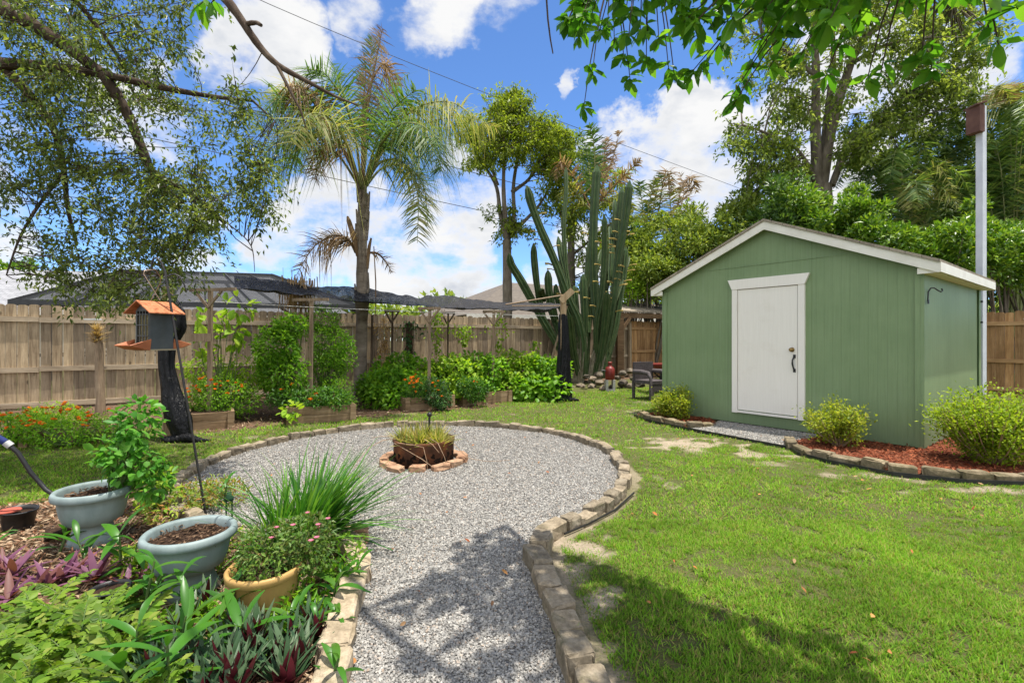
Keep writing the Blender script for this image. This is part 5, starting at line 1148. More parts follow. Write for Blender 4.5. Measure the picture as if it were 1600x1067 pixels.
for px, py, L in [(418,1010,.16),(445,1020,.18),(470,1050,.18),(345,975,.14),(500,1020,.15),(430,1065,.18),(390,1075,.18),(340,1060,.15),(310,1075,.15),(480,1090,.18),(280,1085,.16),(420,1100,.2),(360,1110,.18),(520,1050,.14)]:
    rosette('oyster_plant', 'stiff rosette of grey green leaves with maroon undersides beside the near path stones', 'plant', px-44, py, L*1.15, 13, m_two, 'oyster plant rosettes near the path', 100+k, kk=3, wd=.15, upr=1.25, fold=.2); k += 1
for px, py, L in [(60,925,.15),(95,915,.14),(20,905,.15),(150,915,.16),(120,900,.12),(185,925,.12),(15,945,.15),(5,890,.12),(215,900,.10)]:
    rosette('purple_heart', 'sprawling purple leaved plant on the mulch before the rear planter', 'plant', px, py, L*1.25, 7, m_purp, 'purple leaved plants on the mulch', 200+k, upr=.5, wd=.2, kk=2); k += 1

# lobed yellow green fern like clump, lower left
mfern = m_leaf('lobed_leaf', [(.075,.16,.014), (.13,.25,.022), (.22,.34,.035), (.05,.11,.012), (.30,.36,.07)], .45, .5, .25, 3, .2)
def lobed(g, o, d, L, rng, n=12):
    """a stalk with rounded lobes down both sides"""
    s = np.linspace(.05, 1, n); bend = np.array([d[0]*.15, d[1]*.15, -.38])*L; c_ = o + d*L*s[:, None] + bend*(s**2)[:, None]
    tang = nrm(np.gradient(c_, axis=0)); sd_ = nrm(np.cross(tang, [0,0,1.])); up = np.cross(sd_, tang)
    for sg in (-1, 1):
        ax = nrm(sd_*sg + tang*.55 + rng.normal(0,.12,(n,3))); g.leaves(c_, ax, up, L*.23*np.sin(np.pi*(s*.8+.15))*rng.uniform(.7,1.2,n), L*.105, big=True, droop=.25)
    g.leaves(c_[-1:], tang[-1:], up[-1:], L*.2, L*.12, big=True, droop=.2)
    g.tube(c_, np.linspace(.004, .0015, n), 4, mi=1)
for px, py, nn, L, lb in [(90,1040,34,.26,'yellow green lobed leaf clump in the lower left corner, highest of its row'),(170,1075,34,.27,'yellow green lobed leaf clump at the bottom edge beside the ginger'),(30,1000,28,.24,'pale lobed leaf clump at the left edge below the purple leaves'),(60,1110,34,.28,'lobed leaf clump cut off by the bottom left corner'),(140,985,26,.22,'lobed leaf clump leaning towards the half buried black pot'),(-30,1060,30,.26,'lobed leaf clump mostly outside the left edge'),(215,1120,26,.25,'lobed leaf clump low down near the oyster plants')]:
    r = np.random.default_rng(px+500); b = B(px, py); g = Geo()
    for k in range(nn):
        a = r.uniform(0, 6.28); s_ = r.uniform(.25, 1.5); d = nrm(np.array([math.cos(a)*s_, math.sin(a)*s_, 1])); o = b+np.array([r.normal(0,.09), r.normal(0,.09), 0]); lobed(g, o+np.array([0,0,r.uniform(0,.08)]), d, L*r.uniform(.6,1.1), r)
    root = thing('lobed_fern', lb, 'plant', b, group='lobed yellow green plants'); g.emit('foliage', [mfern, m_stem], root)

# litter on the beds, fallen leaves on lawn and gravel
g = Geo(); n = 40000; x = RNG.uniform(-6, -.7, n); y = RNG.uniform(1.0, 4.6, n); k = inpoly(x, y, MBED) & (np.abs(x) < 1.5*y+.8); chips(g, x[k], y[k], RNG.uniform(.0, .03, k.sum()), RNG.uniform(.02, .075, k.sum()), RNG.uniform(.006, .022, k.sum()))
x = RNG.uniform(-11, 1, 14000); y = RNG.uniform(6, 15, 14000); s_, m_ = soil_mulch(x, y); k = (m_ > .6) & (fence_d(x, y) > .1) & (y > 6.5); chips(g, x[k], y[k], RNG.uniform(.0, .03, k.sum()), RNG.uniform(.04, .12, k.sum()), RNG.uniform(.01, .03, k.sum()))
tag(g.emit('leaf_litter', mlit), kind='stuff')
mfall = m_leaf('fallen_leaf', [(.36,.12,.03), (.40,.20,.07), (.24,.07,.025), (.34,.24,.13)], .1, .7, .2)
g = Geo(); n = 150; x = RNG.uniform(-3.4, 5.5, n); y = 2+RNG.uniform(0, 1, n)**1.4*6; su, sw = shed_uv(x, y); k = ~((su > -.05) & (su < SHW+.05) & (sw > -.05)); x, y = x[k], y[k]; a = RNG.uniform(0, 6.28, len(x)); g.leaves(np.stack([x, y, np.full(len(x), .035)], -1), np.stack([np.cos(a), np.sin(a), RNG.normal(0,.25,len(x))], -1), np.stack([RNG.normal(0,.4,len(x)), RNG.normal(0,.4,len(x)), np.ones(len(x))], -1), RNG.uniform(.025,.055,len(x)), RNG.uniform(.012,.024,len(x)), big=True, droop=.25)
tag(g.emit('fallen_leaves', mfall), kind='stuff')
# taller tufts of grass in the lawn's edge
g = Geo()
for (px, py) in [(1035,945),(1100,905),(890,1010),(1385,960),(1245,985),(990,1040),(1150,1050),(760,640),(840,655),(920,640),(1000,655),(380,690),(430,672)]:
    tuft(g, B(px, py), 16, .13, .006, .9, up=1.0, bend=-.3)
tag(g.emit('grass_tufts', gcol), kind='stuff')

# shrubs in the shed beds
L_bx = m_leaf('azalea_leaf', [(.13,.21,.02), (.26,.34,.03), (.38,.41,.045), (.08,.15,.018)], .45, .5, .25, 4, .25)
L_gold = m_leaf('golden_leaf', [(.15,.26,.014), (.25,.37,.022), (.36,.46,.035), (.09,.18,.012)], .45, .5, .25, 3, .3)
def twiggy(label, base, R, hh, n, mat, L, seed, sparse=.5, sticks=34, fullness=.5):
    r = np.random.default_rng(seed); root = thing('garden_shrub', label, 'shrub', base, group='shrubs in the shed beds'); b = np.array(base); g = Geo(); gs = Geo()
    for k in range(sticks):
        a = r.uniform(0, 6.28); s_ = r.uniform(.05, 1)**.6; tip = b+np.array([math.cos(a)*s_*R[0], math.sin(a)*s_*R[1], hh*(1-.35*s_**2)*r.uniform(.7,1.05)]); m = b*.45+tip*.55+np.array([0,0,-.08*hh])
        gs.tube([b+np.array([math.cos(a)*.03, math.sin(a)*.03, -.02]), m, tip], [.009,.006,.002], 5)
        nn = n//sticks; t_ = r.uniform(fullness, 1.02, nn)[:, None]; p = (1-t_)**2*b+2*t_*(1-t_)*m+t_**2*tip + r.normal(0, .045+.02*R[0], (nn, 3)); p[:, 2] = np.maximum(p[:, 2], .03)
        d = nrm(p-b); g.leaves(p, nrm(d*.5+rdir(nn, r)+np.array([0,0,.3])), rdir(nn, r)*.6+np.array([0,0,1]), L*r.uniform(.6,1.2,nn), L*.5*r.uniform(.7,1.2,nn))
    g.emit('foliage', mat, root); gs.emit('stem', mtwig, root)
twiggy('small rounded yellow green shrub in the bed left of the shed door', B(1058, 656), (.38,.34), .54, 5200, L_bx, .05, 1, fullness=.3)
twiggy('open twiggy shrub in the red mulch bed right of the shed door', B(1312, 700, .03), (.43,.34), .54, 4000, L_bx, .046, 2, fullness=.36)
twiggy('large golden green shrub at the right edge beside the shed corner', B(1552, 728, .03), (.58,.5), .78, 17000, L_gold, .042, 3, sticks=150, fullness=.2)
# ================================================================== palms
mpalm = m_noise('palm_bark', (.11,.085,.065), (.30,.25,.20), 3, .92, .1, .7, .02, stretch=(1, 1, 2.5), mid=(.20,.165,.13))
mrach = m_noise('frond_stalk', (.12,.15,.05), (.24,.24,.10), 3, .6, .2, .1)
mrachd = m_noise('dead_frond_stalk', (.13,.08,.045), (.27,.18,.10), 3, .85, .1, .2)
F_green = m_leaf('frond_green', [(.035,.095,.022), (.07,.15,.03), (.13,.21,.045), (.05,.12,.035)], .45, .45, .35)
F_yel = m_leaf('frond_yellow', [(.14,.21,.04), (.24,.28,.07), (.36,.33,.14), (.09,.17,.03)], .45, .55, .25)
F_dead = m_leaf('frond_dead', [(.20,.125,.07), (.34,.235,.15), (.44,.34,.25), (.15,.09,.05)], .25, .8, .1)
def smooth_path(pts, n):
    pts = np.array(pts, float); t_ = np.linspace(0, 1, len(pts)); q = np.linspace(0, 1, n); c = np.stack([np.interp(q, t_, pts[:, k]) for k in range(3)], 1)
    for _ in range(max(4, n//5)): c[1:-1] = (c[:-2]+2*c[1:-1]+c[2:])/4
    return c
def frond(parent, pts, n, L, Wd, mats, rng, droop=.5, fwd=.5, start=.2, r0=.02, plume=.5):
    c = smooth_path(pts, 26); g = Geo(); g.tube(c, np.linspace(r0, r0*.15, 26), 5, mi=1)
    s = np.sort(rng.uniform(start, 1, n)); f = s*25; i = np.minimum(f.astype(int), 24); w = (f-i)[:, None]; p = c[i]*(1-w)+c[i+1]*w; tan = nrm(c[i+1]-c[i])
    sd_ = nrm(np.cross(tan, [0.02,0.01,1.])); up = np.cross(sd_, tan); sg = np.where(rng.random(n) < .5, -1.0, 1.0)
    d = nrm(sd_*sg[:, None] + tan*fwd + up*(rng.normal(.1, plume, n))[:, None])
    L_ = L*np.sin(np.pi*np.clip(s*.78+.16, 0, 1))**.7*rng.uniform(.75, 1.1, n); b_ = np.array([0,0,-1.0])*(L_*droop*rng.uniform(.25, 1.9, n))[:, None]
    g.blades(p, d, nrm(np.cross(d, up)+1e-4), L_, Wd*rng.uniform(.7,1.2,n), b_, 3, prof=[.7,1,.7,0]); g.emit('frond', mats, parent)
PYD = 10.3
def trunk(parent, pts, rad, mat, name='trunk', n=10, wob=.04):
    c = smooth_path(pts, 26); q = np.linspace(0, 1, 26); r = np.interp(q, np.linspace(0, 1, len(rad)), rad)*(1+RNG.normal(0, wob, 26)); g = Geo(); g.tube(c, r, n); return g.emit(name, mat, parent)
rp = np.random.default_rng(11)
qp = thing('queen_palm', 'tall ragged queen palm with half dead fronds before the back fence', 'palm tree', P(561, 628, PYD)*np.array([1,1,0]))
pp = lambda *a: [P(x, y, PYD+d) for x, y, d in a]
b0 = P(561, 622, PYD); b0[2] = -.05
trunk(qp, [b0, P(562, 600, PYD), P(565, 540, PYD), P(566, 470, PYD), P(565, 400, PYD), P(566, 330, PYD), P(567, 285, PYD)], [.22,.13,.12,.115,.11,.10,.07], mpalm, n=14)
g = Geo()
for k in range(20):                                   # old leaf bases clasping the trunk
    z = RNG.uniform(1.7, 4.3); a = RNG.uniform(0, 6.28); x, y = P(566, 500, PYD)[:2]; d = np.array([math.cos(a), math.sin(a), 0]); g.tube([np.array([x,y,z])+d*.065, np.array([x,y,z+.3])+d*.115, np.array([x,y,z+.62])+d*RNG.uniform(.12,.19)], [.065,.045,.016], 7)
g.emit('leaf_bases', mpalm, qp)
C0 = (566, 300, 0)
mg, my, md = [F_green, mrach], [F_yel, mrach], [F_dead, mrachd]
for pts, n, L, mt, dr, fw in [
    ([C0,(570,200,.1),(577,120,.2),(582,60,.3)], 120, .55, mg, .35, 1.2), ([C0,(572,180,-.1),(588,90,-.2),(598,45,-.2)], 170, .55, md, .85, .3), ([C0,(568,150,0),(600,90,.1),(618,130,.2),(622,175,.2)], 150, .5, md, .8, .3), ([C0,(565,190,.2),(572,110,.3),(566,72,.3)], 60, .25, md, .5, .8),
    ([C0,(540,210,-.3),(490,150,-.8),(430,150,-1.2),(395,205,-1.5)], 190, .85, mg, .8, .5), ([C0,(538,215,.3),(500,150,.7),(460,130,1.0),(425,160,1.2)], 190, .9, my, 1.0, .4), ([C0,(535,230,-.4),(490,160,-.9),(470,135,-1.2),(445,135,-1.4)], 150, .8, md, 1.1, .3), ([C0,(530,240,-.3),(480,200,-.6),(430,220,-.9),(400,262,-1)], 170, .8, mg, .7, .5),
    ([C0,(540,235,.6),(505,190,1.3),(470,205,1.9),(455,262,2.2)], 160, .8, mg, .7, .5), ([C0,(545,240,-.2),(515,215,-.4),(500,235,-.5),(492,280,-.5)], 150, .65, md, .7, .4), ([C0,(556,210,-.5),(535,150,-1.0),(505,110,-1.3),(480,110,-1.6)], 150, .75, mg, .6, .7), ([C0,(554,200,.4),(535,140,.8),(520,100,1.0)], 120, .7, mg, .5, .9),
    ([C0,(600,215,-.3),(650,165,-.6),(705,155,-.9),(750,190,-1.1)], 190, .9, my, .9, .5), ([C0,(598,210,.3),(640,165,.7),(690,170,1.1),(725,215,1.3)], 180, .85, mg, .8, .5), ([C0,(595,230,-.2),(640,205,-.5),(680,220,-.7),(690,268,-.8)], 160, .8, mg, .8, .5), ([C0,(602,225,.5),(665,190,1.0),(730,180,1.5),(775,200,1.7)], 150, .8, my, 1.0, .5),
    ([C0,(592,250,-.5),(628,248,-.9),(655,295,-1.1),(652,380,-1.2)], 190, .6, my, .55, .6), ([C0,(595,260,.2),(635,255,.4),(665,290,.5),(668,350,.5)], 150, .6, mg, .6, .6), ([C0,(586,225,-.4),(612,170,-.8),(650,140,-1.2)], 140, .75, mg, .6, .7), ([C0,(590,230,-.7),(625,190,-1.5),(665,195,-2.0),(690,235,-2.3)], 150, .8, mg, .8, .5), ([C0,(545,230,-.7),(515,180,-1.6),(480,175,-2.2),(455,225,-2.5)], 150, .85, my, .8, .5), ([C0,(575,210,.5),(600,140,1.0),(640,115,1.5)], 130, .75, mg, .6, .7),
    ([(556,395,0),(545,372,-.1),(520,366,-.2),(488,385,-.3),(463,430,-.4)], 210, .62, md, .75, .5), ([(574,395,0),(590,395,.1),(604,410,.1),(612,425,.1)], 60, .3, md, .6, .5)]:
    frond(qp, pp(*pts), int(n*1.2), L*1.15, .0215, mt, rp, droop=dr*1.15, fwd=fw, start=.12 if pts[0] != C0 else .24, r0=.03)
g = Geo(); g.tube(pp((560,400,-.05),(553,370,-.12),(545,345,-.15),(543,338,-.15)), [.05,.06,.05,.02], 7); g.tube(pp((574,420,-.05),(577,385,-.15),(580,372,-.15)), [.03,.035,.02], 6); g.tube(pp((587,495,-.1),(587,440,-.12),(584,385,-.1)), [.01,.014,.01], 5); g.emit('dead_stalks', mrachd, qp)
g = Geo(); c_ = P(467, 440, PYD-.4); n = 160; p = c_+RNG.normal(0, 1, (n,3))*[.16,.12,.1]; d = np.stack([RNG.normal(0,.12,n), RNG.normal(0,.12,n), -np.ones(n)], -1); g.blades(p, d, rdir(n), RNG.uniform(.5,1.1,n), .028, [0,0,0], 3); tag(g.emit('dead_frond', F_dead, origin=c_), 'bunch of pale dead palm leaflets hanging through the netting left of the trellis post', 'dead frond')

# ================================================================== trees
mbark = m_noise('grey_bark', (.085,.068,.05), (.24,.20,.155), 6, .95, .1, .8, .02, stretch=(1,1,.35), mid=(.15,.125,.095))
mbarkd = m_noise('dark_bark', (.035,.025,.018), (.13,.10,.075), 8, .95, .1, .8, .015, stretch=(1,1,.5), mid=(.07,.05,.038))
def tree(name, label, base, limbs, clusters, crad, nleaf, L, Wd, mats, rng, cat='tree', group=None, conn=.018, droop=.3, big=False, twig=.0, out=None, flat=.75):
    """limbs: (points, r0, r1); clusters: sprays of leaves, each joined to the nearest limb by a thin branch"""
    root = thing(name, label, cat, base, group=group); g = Geo(); samp = []
    for pts, r0, r1 in limbs:
        m = max(8, len(pts)*4); c = smooth_path(pts, m); g.tube(c, np.linspace(r0, r1, m)*(1+rng.normal(0,.04,m)), 8); samp.append(c)
    samp = np.concatenate(samp) if samp else np.array([base], float); cl = np.array(clusters, float); gl = Geo()
    for c in cl:
        if conn:
            d2 = ((samp-c)**2*[1,1,1]).sum(1) + np.where(samp[:, 2] > c[2]+.5, .6, 0); s = samp[np.argmin(d2)]; m = (s+c)/2+rng.normal(0, .12, 3)*np.linalg.norm(s-c); q = np.linspace(0, 1, 5)[:, None]; pth = (1-q)**2*s+2*q*(1-q)*m+q*q*c; g.tube(pth, np.linspace(conn*min(1, .35+np.linalg.norm(s-c)*.3), conn*.2, 5), 5, cap=False)
    g.emit('trunk', mats[0], root)
    T_ = 5; K = max(3, nleaf//T_); nc = len(cl); td = rdir(nc*T_, rng)*np.array([1, 1, .8]) + np.array([0, 0, -droop*.6]); td = nrm(td); tl = np.repeat(np.broadcast_to(crad, (nc,)), T_)*rng.uniform(.6, 1.35, nc*T_); c0 = np.repeat(cl, T_, 0) - td*(tl*.25)[:, None]
    bnd = rng.normal(0, .25, (nc*T_, 3)) + np.array([0, 0, -.15]); at_ = lambda q_: c0 + td*(tl*q_)[:, None] + bnd*(tl*q_*q_)[:, None]
    gt = Geo(); gt.blades(c0, td, nrm(np.cross(td, rdir(nc*T_, rng))), tl*1.02, np.full(nc*T_, .012 if conn > .015 else .006), bnd*tl[:, None], 3)
    V_ = gt.V[0]; g2 = None
    N = nc*T_*K; q_ = rng.uniform(.02, 1.06, (nc*T_, K))**.65; p = (c0[:, None] + td[:, None]*(tl[:, None]*q_)[..., None] + bnd[:, None]*(tl[:, None]*q_*q_)[..., None]).reshape(-1, 3); p = p + rng.normal(0, .10*np.mean(crad), (N, 3)); d = np.repeat(td, K, 0)
    gl.add2(V_, [f for f, _, _ in gt.Fq] + [f for f, _, _ in gt.Ft], 1)
    ax = nrm(d*.55 + rdir(N, rng)*.75 + np.array([0,0,-droop])); up = nrm(rdir(N, rng)*.55+np.array([0,0,1.0])+d*.3)
    gl.leaves(p, ax, up, L*rng.uniform(.6,1.25,N), Wd*rng.uniform(.6,1.25,N), big=big, droop=.15); gl.emit('crown', [mats[1], mats[0]], root); return root
def pix_clusters(n, poly, Y0, Y1, rng, holes=()):
    poly = np.array(poly, float); out = []
    while len(out) < n:
        x = rng.uniform(poly[:, 0].min(), poly[:, 0].max(), 600); y = rng.uniform(poly[:, 1].min(), poly[:, 1].max(), 600); k = inpoly(x, y, [tuple(q) for q in poly])
        for hx, hy, rx, ry in holes: k &= ((x-hx)/rx)**2+((y-hy)/ry)**2 > 1
        for a, b in zip(x[k], y[k]): out.append(P(a, b, rng.uniform(Y0, Y1)))
    return np.array(out[:n])

# --- foreground oak reaching in from the left
ro = np.random.default_rng(21)
L_oak = m_leaf('live_oak_leaf', [(.045,.075,.018), (.085,.135,.03), (.14,.20,.045), (.22,.27,.08), (.06,.105,.024)], .5, .4, .45, 2, .3)
OB = np.array([-7.0, 4.3, 0]); OY = 4.8
o_ = lambda *a: [P(x, y, OY+d) for x, y, d in a]
limbs = [([OB+[0,0,-.1], OB+[.05,0,1.6], OB+[.15,.1,2.9], OB+[.5,.1,3.8]], .26, .2), ([OB+[.5,.1,3.8], P(-120,-40,4.6), P(-20,0,4.7), P(75,52,4.75), P(160,115,4.8)], .10, .045), (o_((160,115,0),(200,175,.1),(228,250,.15),(240,275,.2),(300,300,.3),(352,350,.4)), .055, .018),
    ([OB+[.3,.1,3.3], P(-150,90,4.9), P(0,100,4.9), P(60,102,4.85), P(160,115,4.8), P(240,135,4.8), P(330,152,4.8), P(395,158,4.8)], .075, .012), ([P(0,100,4.9), P(40,140,5.0), P(85,195,5.2), P(100,260,5.4), P(105,330,5.5), P(120,380,5.6)], .05, .014), ([P(-60,-60,4.4), P(80,-40,4.6), P(135,20,4.8), P(185,85,5.0), P(210,150,5.2)], .035, .01),
    ([P(-60,-60,4.4), P(150,-60,4.6), P(300,-60,4.3), P(352,-5,4.1), P(380,35,4.1), P(400,68,4.1), P(432,105,4.1), P(480,126,4.1), P(518,150,4.1), P(560,165,4.1)], .06, .006), ([P(432,100,4.1), P(452,140,4.05), P(470,172,4.0), P(478,200,4.0)], .016, .005), ([P(385,38,4.1), P(395,36,4.05), P(402,36,4.0), P(408,40,3.98)], .022, .014),
    ([P(100,270,5.4), P(60,320,5.0), P(30,370,4.8), P(10,430,4.7)], .02, .006), ([P(300,300,5.1), P(310,340,5.0), P(290,390,4.9), P(255,430,4.8)], .018, .005), ([P(350,345,5.2), P(395,380,5.1), P(398,425,5.0)], .008, .003), ([P(395,158,4.8),(P(430,190,4.8))], .012, .004)]
cl = np.concatenate([pix_clusters(215, [(-60,-60),(330,-60),(300,40),(285,70),(250,120),(300,150),(400,130),(420,190),(395,260),(400,330),(330,380),(270,400),(120,330),(-60,340)], 4.2, 6.2, ro, [(297,85,30,34),(245,205,42,28),(360,230,22,18),(40,300,26,30)]),
    pix_clusters(95, [(-60,-60),(230,-60),(260,60),(200,170),(120,300),(-60,300)], 4.4, 6.4, ro), pix_clusters(60, [(180,250),(330,300),(360,360),(270,430),(190,400),(120,340)], 4.4, 5.6, ro), pix_clusters(30, [(40,330),(190,380),(290,420),(270,452),(150,470),(60,440),(20,400)], 4.5, 5.4, ro), pix_clusters(14, [(395,200),(430,220),(415,350),(390,340)], 4.6, 5.2, ro), pix_clusters(10, [(150,440),(290,430),(300,470),(230,480)], 4.3, 4.8, ro)])
tree('oak_tree', 'small leaved oak stretching dark branches in from the upper left', OB, limbs, cl, .34, 70, .062, .025, (mbarkd, L_oak), ro, conn=.009, droop=.35, flat=.8)

# --- large leaved tree overhead
rb = np.random.default_rng(31)
L_big = m_leaf('magnolia_leaf', [(.035,.13,.010), (.06,.19,.014), (.10,.26,.02), (.15,.32,.03), (.045,.16,.012)], .58, .35, .4, 2, .2)
BB = np.array([3.4, -2.6, 0]); root = thing('broadleaf_tree', 'large leaved tree hanging glossy green sprays down from above', 'tree', BB); g = Geo(); samp = []
for pts, r0, r1 in [([BB+[0,0,-.1], BB+[0,.1,2.0], BB+[-.2,.5,3.6]], .2, .13), ([BB+[-.2,.5,3.6], [2.6,-.6,4.5], [1.9,1.0,4.6], [1.2,2.4,4.2], [.7,3.4,3.9]], .10, .02), ([BB+[-.2,.5,3.6], [2.6,-.2,4.2], [2.0,1.0,4.0], [1.6,2.0,3.7]], .07, .014), ([[2.0,1.0,4.0],[2.5,1.2,3.6],[2.3,1.45,3.3],[1.7,1.9,3.1]], .03, .008), ([[2.0,1.0,4.0],[2.6,1.1,3.7],[2.7,1.5,3.2]], .025, .008), ([[1.9,1.0,4.6],[.9,1.6,4.7],[0,2.4,4.8],[-.4,3.2,4.7]], .05, .012), ([[2.6,-.6,4.5],[1.2,.4,4.9],[.2,1.3,5.0],[-.5,1.9,4.9]], .05, .012)]:
    m = 14; c = smooth_path(pts, m); g.tube(c, np.linspace(r0, r1, m), 8); samp.append(c)
samp = np.concatenate(samp)
W_ = []
for px, py, Y in [(912,170,3.5),(925,120,3.4),(905,60,3.4),(950,40,3.3),(985,130,3.3),(975,95,3.3),(1000,60,3.2),(1045,110,3.2),(1055,130,3.1),(1075,120,3.1),(1095,105,3.0),(1030,70,3.1),(1090,60,2.9),(1130,40,2.8),(1150,140,2.6),(1165,110,2.6),(1185,70,2.6),(1215,60,2.5),(1230,30,2.5),(1250,90,2.4),(1280,50,2.4),(1290,120,2.6),(1355,125,2.5),(1375,120,2.5),(1440,95,2.2),(1455,110,2.25),(1545,45,1.9),(1560,70,1.85),(1420,10,2.2),(1470,-10,2.1),(1590,15,1.8),(1340,30,2.4),(1200,110,2.7),(1115,80,2.8),(960,70,3.3),(1145,165,2.55),(1010,100,3.2),(1260,20,2.4),(1310,75,2.4),(1240,-10,2.4),(310,10,2.6),(330,5,2.5)]: W_.append((px, py, Y))
ymax = lambda px: np.interp(px, [880, 1330, 1640], [3.25, 2.25, 1.85])
W_ = [P(px, py, min(Y, ymax(px))) for px, py, Y in W_]
for q in range(125): px = rb.uniform(880, 1340); W_.append(P(px, -190+rb.beta(3.0,1.4)*250, ymax(px)*rb.uniform(.72, 1)))
for q in range(26): px = rb.uniform(1300, 1600); W_.append(P(px, rb.uniform(-160, 0), ymax(px)*rb.uniform(.8, 1.05)))
for sx_, sy_, rx_, ry_, n_ in ((.02,2.8,.20,.30,26),(-.28,2.62,.30,.13,16),(.08,2.25,.16,.35,26),(-.30,1.98,.2,.07,6),(-.45,2.42,.12,.06,4)):
    for q in range(n_): z_ = rb.uniform(4.1, 4.7); W_.append(np.array([sx_+rb.uniform(-1,1)*rx_+sd[0]/sd[2]*z_, sy_+rb.uniform(-1,1)*ry_+sd[1]/sd[2]*z_, z_]))
for q in range(230): W_.append(np.array([rb.uniform(.6, 2.3), rb.uniform(1.2, 2.9), rb.uniform(3.75, 4.6)]))
W_ = [c for i, c in enumerate(W_) if i < 42 or c[1] > 3.3 or c[2] < 3.6 or i < 330 and c[0]-.19*c[2] < .33+(2.9-c[1])*.85 or .16 < c[0]-.19*c[2] < .33+(2.9-c[1])*.85]
for q in range(60): W_.append(np.array([rb.uniform(.5, 2.4), rb.uniform(.2, 1.8), rb.uniform(4.2, 5.0)]))
gl = Geo()
for c in W_:
    c = np.array(c); d2 = ((samp-c)**2).sum(1)+np.where(samp[:, 2] < c[2], .5, 0); s = samp[np.argmin(d2)]; q = np.linspace(0, 1, 5)[:, None]; m = s*.35+c*.65+np.array([0,0,.25]); pth = (1-q)**2*s+2*q*(1-q)*m+q*q*c; g.tube(pth, np.linspace(.007, .0025, 5), 5, cap=False)
    n = rb.integers(6, 11); a = np.arange(n)*2.4+rb.uniform(0,6); s_ = rb.uniform(.5,1.3,n); d = nrm(np.stack([np.cos(a)*s_, np.sin(a)*s_, rb.normal(-.45,.45,n)], -1)); ln = rb.uniform(.065,.118,n)
    t_ = nrm(c-pth[3]); gl.leaves(c - t_*rb.uniform(0,.06,n)[:, None], d, nrm(rb.normal(0,.4,(n,3))+[0,0,1]), ln, ln*rb.uniform(.40,.48,n), big=True, droop=.18, fold=.14)
g.emit('trunk', mbarkd, root); gl.emit('crown', L_big, root)
g = Geo(); p = [P(852,-30,3.0), P(856,30,3.0), P(860,62,3.0), P(864,84,3.0)]; g.tube(p, [.006,.006,.005,.004], 6); g.emit('dead_twig', mbarkd, root)

# --- trees behind the fence
rt = np.random.default_rng(41)
L_cam = m_leaf('camphor_leaf', [(.08,.13,.012), (.16,.23,.02), (.26,.33,.035), (.07,.12,.012)], .52, .45, .3, .7, .3)
T1 = 18.0; t1 = lambda *a: [P(x, y, T1+d) for x, y, d in a]; base = P(793, 560, T1); base[2] = 0
limbs = [([base, *t1((793,470,0),(792,375,0))], .19, .16), (t1((792,375,0),(780,330,.3),(778,290,.5),(750,250,.8),(725,210,1)), .10, .03), (t1((792,375,0),(786,300,-.3),(788,240,-.5),(785,190,-.6)), .10, .03), (t1((792,375,0),(805,340,.2),(800,290,.3),(815,220,.4),(820,180,.4)), .10, .03), (t1((800,300,.2),(830,280,.5),(850,230,.7)), .08, .03), (t1((792,375,0),(815,350,.5),(845,320,1.0),(870,270,1.3)), .1, .03), (t1((778,290,.4),(760,240,0),(765,200,-.3)), .06, .02)]
cl = np.concatenate([pix_clusters(120, [(760,190),(775,150),(800,138),(825,150),(860,185),(895,215),(890,250),(850,240),(800,230),(770,215)], 16.8, 19.5, rt), pix_clusters(70, [(725,215),(760,195),(850,240),(890,240),(875,290),(850,270),(800,240),(740,260)], 16.8, 19.5, rt), pix_clusters(16, [(755,330),(800,320),(830,370),(780,365)], 17.2, 18.8, rt), pix_clusters(14, [(722,180),(765,200),(760,260),(722,280)], 17, 19, rt)])
tree('camphor_tree', 'slim tree with forked pale limbs and an olive crown between palm and cactus', base, limbs, cl, .55, 95, .155, .065, (mbark, L_cam), rt, conn=.03)
L_wil = m_leaf('mixed_tree_leaf', [(.09,.15,.02), (.17,.24,.03), (.27,.33,.045), (.06,.12,.02)], .5, .5, .25, .7, .3)
T2 = 20.0; base = P(893, 560, T2); base[2] = 0; t2 = lambda *a: [P(x, y, T2+d) for x, y, d in a]
cl = np.concatenate([pix_clusters(95, [(838,290),(860,230),(900,215),(935,250),(975,270),(980,330),(940,370),(880,350),(845,330)], 18.5, 21.5, rt), pix_clusters(40, [(880,350),(985,330),(1000,420),(960,470),(900,440)], 18.5, 21.5, rt)])
tree('background_tree', 'thin trunked olive tree rising right behind the cactus', base, [([base, *t2((893,470,0),(892,380,0),(895,320,0))], .2, .12), (t2((892,380,0),(870,320,.5),(860,270,.8)), .08, .03), (t2((895,330,0),(930,290,.3),(950,260,.5)), .08, .03), (t2((892,400,0),(930,370,-.3),(965,340,-.5)), .06, .02)], cl, .62, 66, .2, .075, (mbark, L_wil), rt, conn=.03)
def palm(label, px, py, Y, fr, mats_, L, seed, tr=.13, n=110, pb=560, droop=.6):
    r = np.random.default_rng(seed); base = P(px, pb, Y); base[2] = 0; root = thing('feather_palm', label, 'palm tree', base, group='palms beyond the fence'); trunk(root, [base, (base+P(px, py, Y))/2, P(px, py, Y)], [tr, tr*.9, tr*.7], mbark)
    for k, f in enumerate(fr): frond(root, [P(x, y, Y+d) for x, y, d in ((px, py, 0), *f[1])], n, L, .05, mats_[f[0]], r, droop=droop, fwd=.6, start=.15, r0=.035)
M3 = [[F_green, mrach], [F_yel, mrach], [F_dead, mrachd]]
